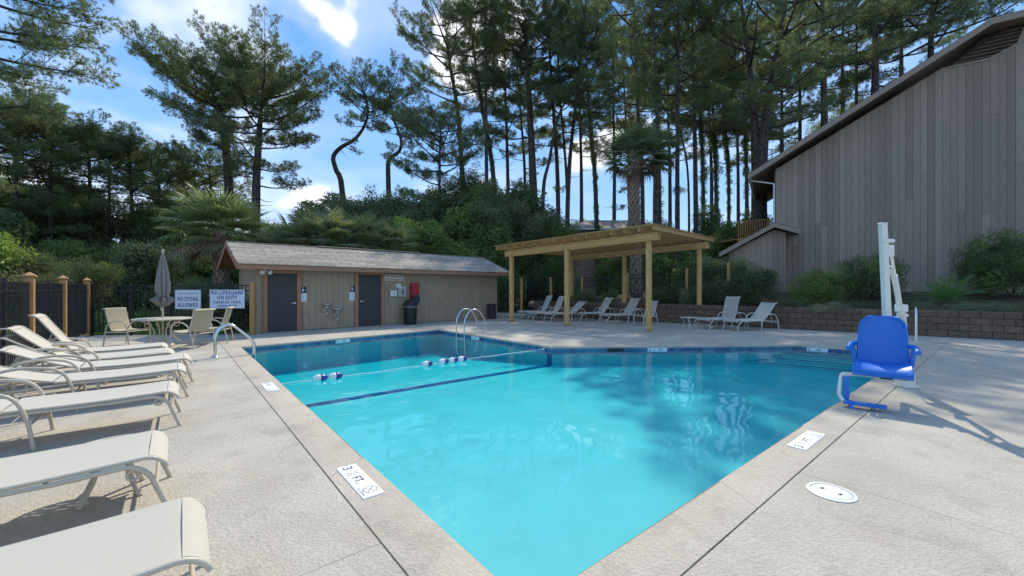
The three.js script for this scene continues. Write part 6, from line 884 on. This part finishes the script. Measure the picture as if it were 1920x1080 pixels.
// ---- planting bed on the right
{
  let sd = 500; const B = (px, d) => { const p = at0(px, d); p.y = bedY(p.x, p.z) - 0.03; return p; };
  const S = (name, label, px, d, h, rx, o = {}, g = null) => leafy(name, label, B(px, d), [[0, h * 0.5, 0, rx, h * 0.5, rx * 0.8], [-rx * 0.5, h * 0.35, 0.1, rx * 0.6, h * 0.35, rx * 0.5], [rx * 0.45, h * 0.6, -0.1, rx * 0.55, h * 0.4, rx * 0.5]], { seed: sd++, geos: LC.oak, n: 110, size: 0.58, vary: 0.7, trunk: 0.03, category: 'shrub', group: g, ...o });
  S('shrub', 'dark rounded shrub in front of the lean-to', 1408, 16.6, 1.75, 0.95, { mat: L.oak, mat2: L.dark });
  S('shrub', 'bright green shrub with upright shoots between the lean-to and lift', 1532, 16.2, 1.6, 1.0, { mat: L.lush, mat2: L.bright, geos: LC.narrow });
  S('shrub', 'mid-green shrub behind the pool lift mast', 1636, 16.0, 1.7, 1.15, { mat: L.oak, mat2: L.lush });
  S('shrub', 'large dark shrub against the grey house by the picture-side wall end', 1895, 14.6, 2.3, 1.7, { mat: L.oak, mat2: L.lush, geos: LC.narrow, n: 90 });
  S('shrub', 'tall loose shrub beside the cycad against the grey boards', 1850, 15.2, 1.9, 0.8, { mat: L.oak, geos: LC.narrow });
  { const o = thing('cycad', 'bright green cycad with arching feathery fronds in the bed', 'plant', B(1775, 14.0).toArray()), r = rng(611), pos = [], tri = (a, b, c) => pos.push(a.x, a.y, a.z, b.x, b.y, b.z, c.x, c.y, c.z);
    const sp = []; for (let i = 0; i <= 8; i++) { const t = i / 8; sp.push(v3(0, t * 0.95, -0.42 * t * t)); } for (let i = 0; i < 8; i++) tri(sp[i].clone().add(v3(0.008, 0, 0)), sp[i].clone().add(v3(-0.008, 0, 0)), sp[i + 1]);
    for (let i = 6; i < 46; i++) { const t = i / 46, f = t * 8, k = Math.floor(f), p = sp[k].clone().lerp(sp[Math.min(8, k + 1)], f - k), s = i % 2 ? 1 : -1, l = 0.17 * Math.sin(Math.PI * (0.15 + 0.8 * t)); tri(p.clone().add(v3(0, 0.011, 0)), p.clone().add(v3(0, -0.011, 0)), p.clone().add(v3(s * l, 0.08, -0.03))); }
    const g = new THREE.BufferGeometry(); g.setAttribute('position', new THREE.Float32BufferAttribute(pos, 3)); g.computeVertexNormals();
    for (let k = 0; k < 46; k++) { const az = k * 2.399, el = lerp(0.15, 1.35, k / 46), d = v3(Math.cos(az) * Math.cos(el), Math.sin(el), Math.sin(az) * Math.cos(el)), back = UPV.clone().sub(d.clone().multiplyScalar(d.y)).normalize(), x = d.clone().cross(back).normalize(), m = part('frond', g, L.cycad, o); m.quaternion.setFromRotationMatrix(new THREE.Matrix4().makeBasis(x, d, x.clone().cross(d))); m.position.y = 0.15; m.scale.setScalar(0.9 + 0.4 * r()); } }
  const gc = 'low plants along the retaining wall';
  for (const [px, d, h, rx, m, lb] of [[1560, 14.2, 0.3, 0.7, L.ground, 'pale low plant on the wall top below the bright green shrub'], [1600, 14.6, 0.35, 0.6, L.oak, 'green low plant between the bright shrub and lift mast'], [1480, 15.4, 0.45, 0.7, L.oak, 'low green plant at the corner where lean-to meets the big house'], [1700, 13.7, 0.3, 0.7, L.oak, 'green low plant on the wall top behind the hooked handrail'], [1740, 13.4, 0.25, 0.6, L.ground, 'pale low plant at the foot of the cycad, lift side'], [1805, 12.95, 0.28, 0.7, L.ground, 'pale low plant at the foot of the cycad, side away from lift'], [1860, 12.7, 0.3, 0.6, L.ground, 'pale low plant on the wall top below the tall loose shrub'], [1915, 12.5, 0.35, 0.6, L.olive, 'olive low plant on the wall top below the large dark shrub'], [1640, 14.0, 0.3, 0.6, L.dark, 'dark low plant on the wall top behind the lift mast']]) S('ground_cover_plant', lb, px, d, h, rx, { mat: m, geos: LC.small, trunk: 0.012, size: 0.38, n: 130 }, gc);
  const gp = 'shrubs behind the white chaises';
  for (const [px, d, h, rx, m, lb] of [[1310, 18.2, 1.0, 0.7, L.oak, 'green shrub in the bed behind the pergola post farthest from bathhouse'], [1350, 17.6, 1.1, 0.7, L.dark, 'dark shrub in the bed behind the steep-backed white chaise'], [1260, 19.2, 0.9, 0.7, L.oak, 'green shrub in the bed behind the small square white table'], [1235, 19.8, 0.7, 0.5, L.oak, 'small green shrub in the bed behind the white armchair'], [1080, 21.3, 0.5, 0.4, L.lush, 'small light green plant in the bed behind the lowest white chaise'], [1100, 21.2, 0.6, 0.4, L.lush, 'small light green plant left of the chaise by the middle post'], [1145, 20.7, 0.5, 0.4, L.lush, 'small light green plant at the foot of the booted palm'], [1375, 19.5, 1.9, 0.8, L.lush, 'tall light green shrub at the last fence post beside the lean-to'], [1330, 20.5, 1.8, 0.9, L.lush, 'tall light green shrub behind the fence between its last two posts']]) S('bed_shrub', lb, px, d, h, rx, { mat: m, mat2: L.ground, geos: LC.oak }, gp);
}
{ // grass of the lawn beyond the fence
  const r = rng(9), pos = []; for (let k = 0; k < 26; k++) { const x = (r() - 0.5) * 0.3, z = (r() - 0.5) * 0.3, a = r() * 6.28, h = 0.05 + 0.06 * r(), w = 0.005, lx = (r() - 0.5) * 0.06, lz = (r() - 0.5) * 0.06; pos.push(x + Math.cos(a) * w, 0, z + Math.sin(a) * w, x - Math.cos(a) * w, 0, z - Math.sin(a) * w, x + lx, h, z + lz); }
  const g = new THREE.BufferGeometry(); g.setAttribute('position', new THREE.Float32BufferAttribute(pos, 3)); g.computeVertexNormals(); const ms = [], cs = [];
  for (let k = 0; k < 9000; k++) { const d = lerp(13.7, 24, Math.pow(r(), 1.3)), px = lerp(60, 480, r()), p = at0(px, d, -0.02); ms.push(mat4(p, UPV, r() * 6.28, 0.8 + 0.6 * r())); const t = 0.8 + 0.4 * r(); cs.push(C(t, t, t * 0.9)); }
  const m = instanced('lawn_grass', g, L.grass, ms, cs, scene); tag(m, 'short bright green grass of the lawn beyond the fence', 'grass');
}
scene.traverse((o) => { if (o.isMesh) o.castShadow = o.receiveShadow = true; });
renderer.render(scene, camera);
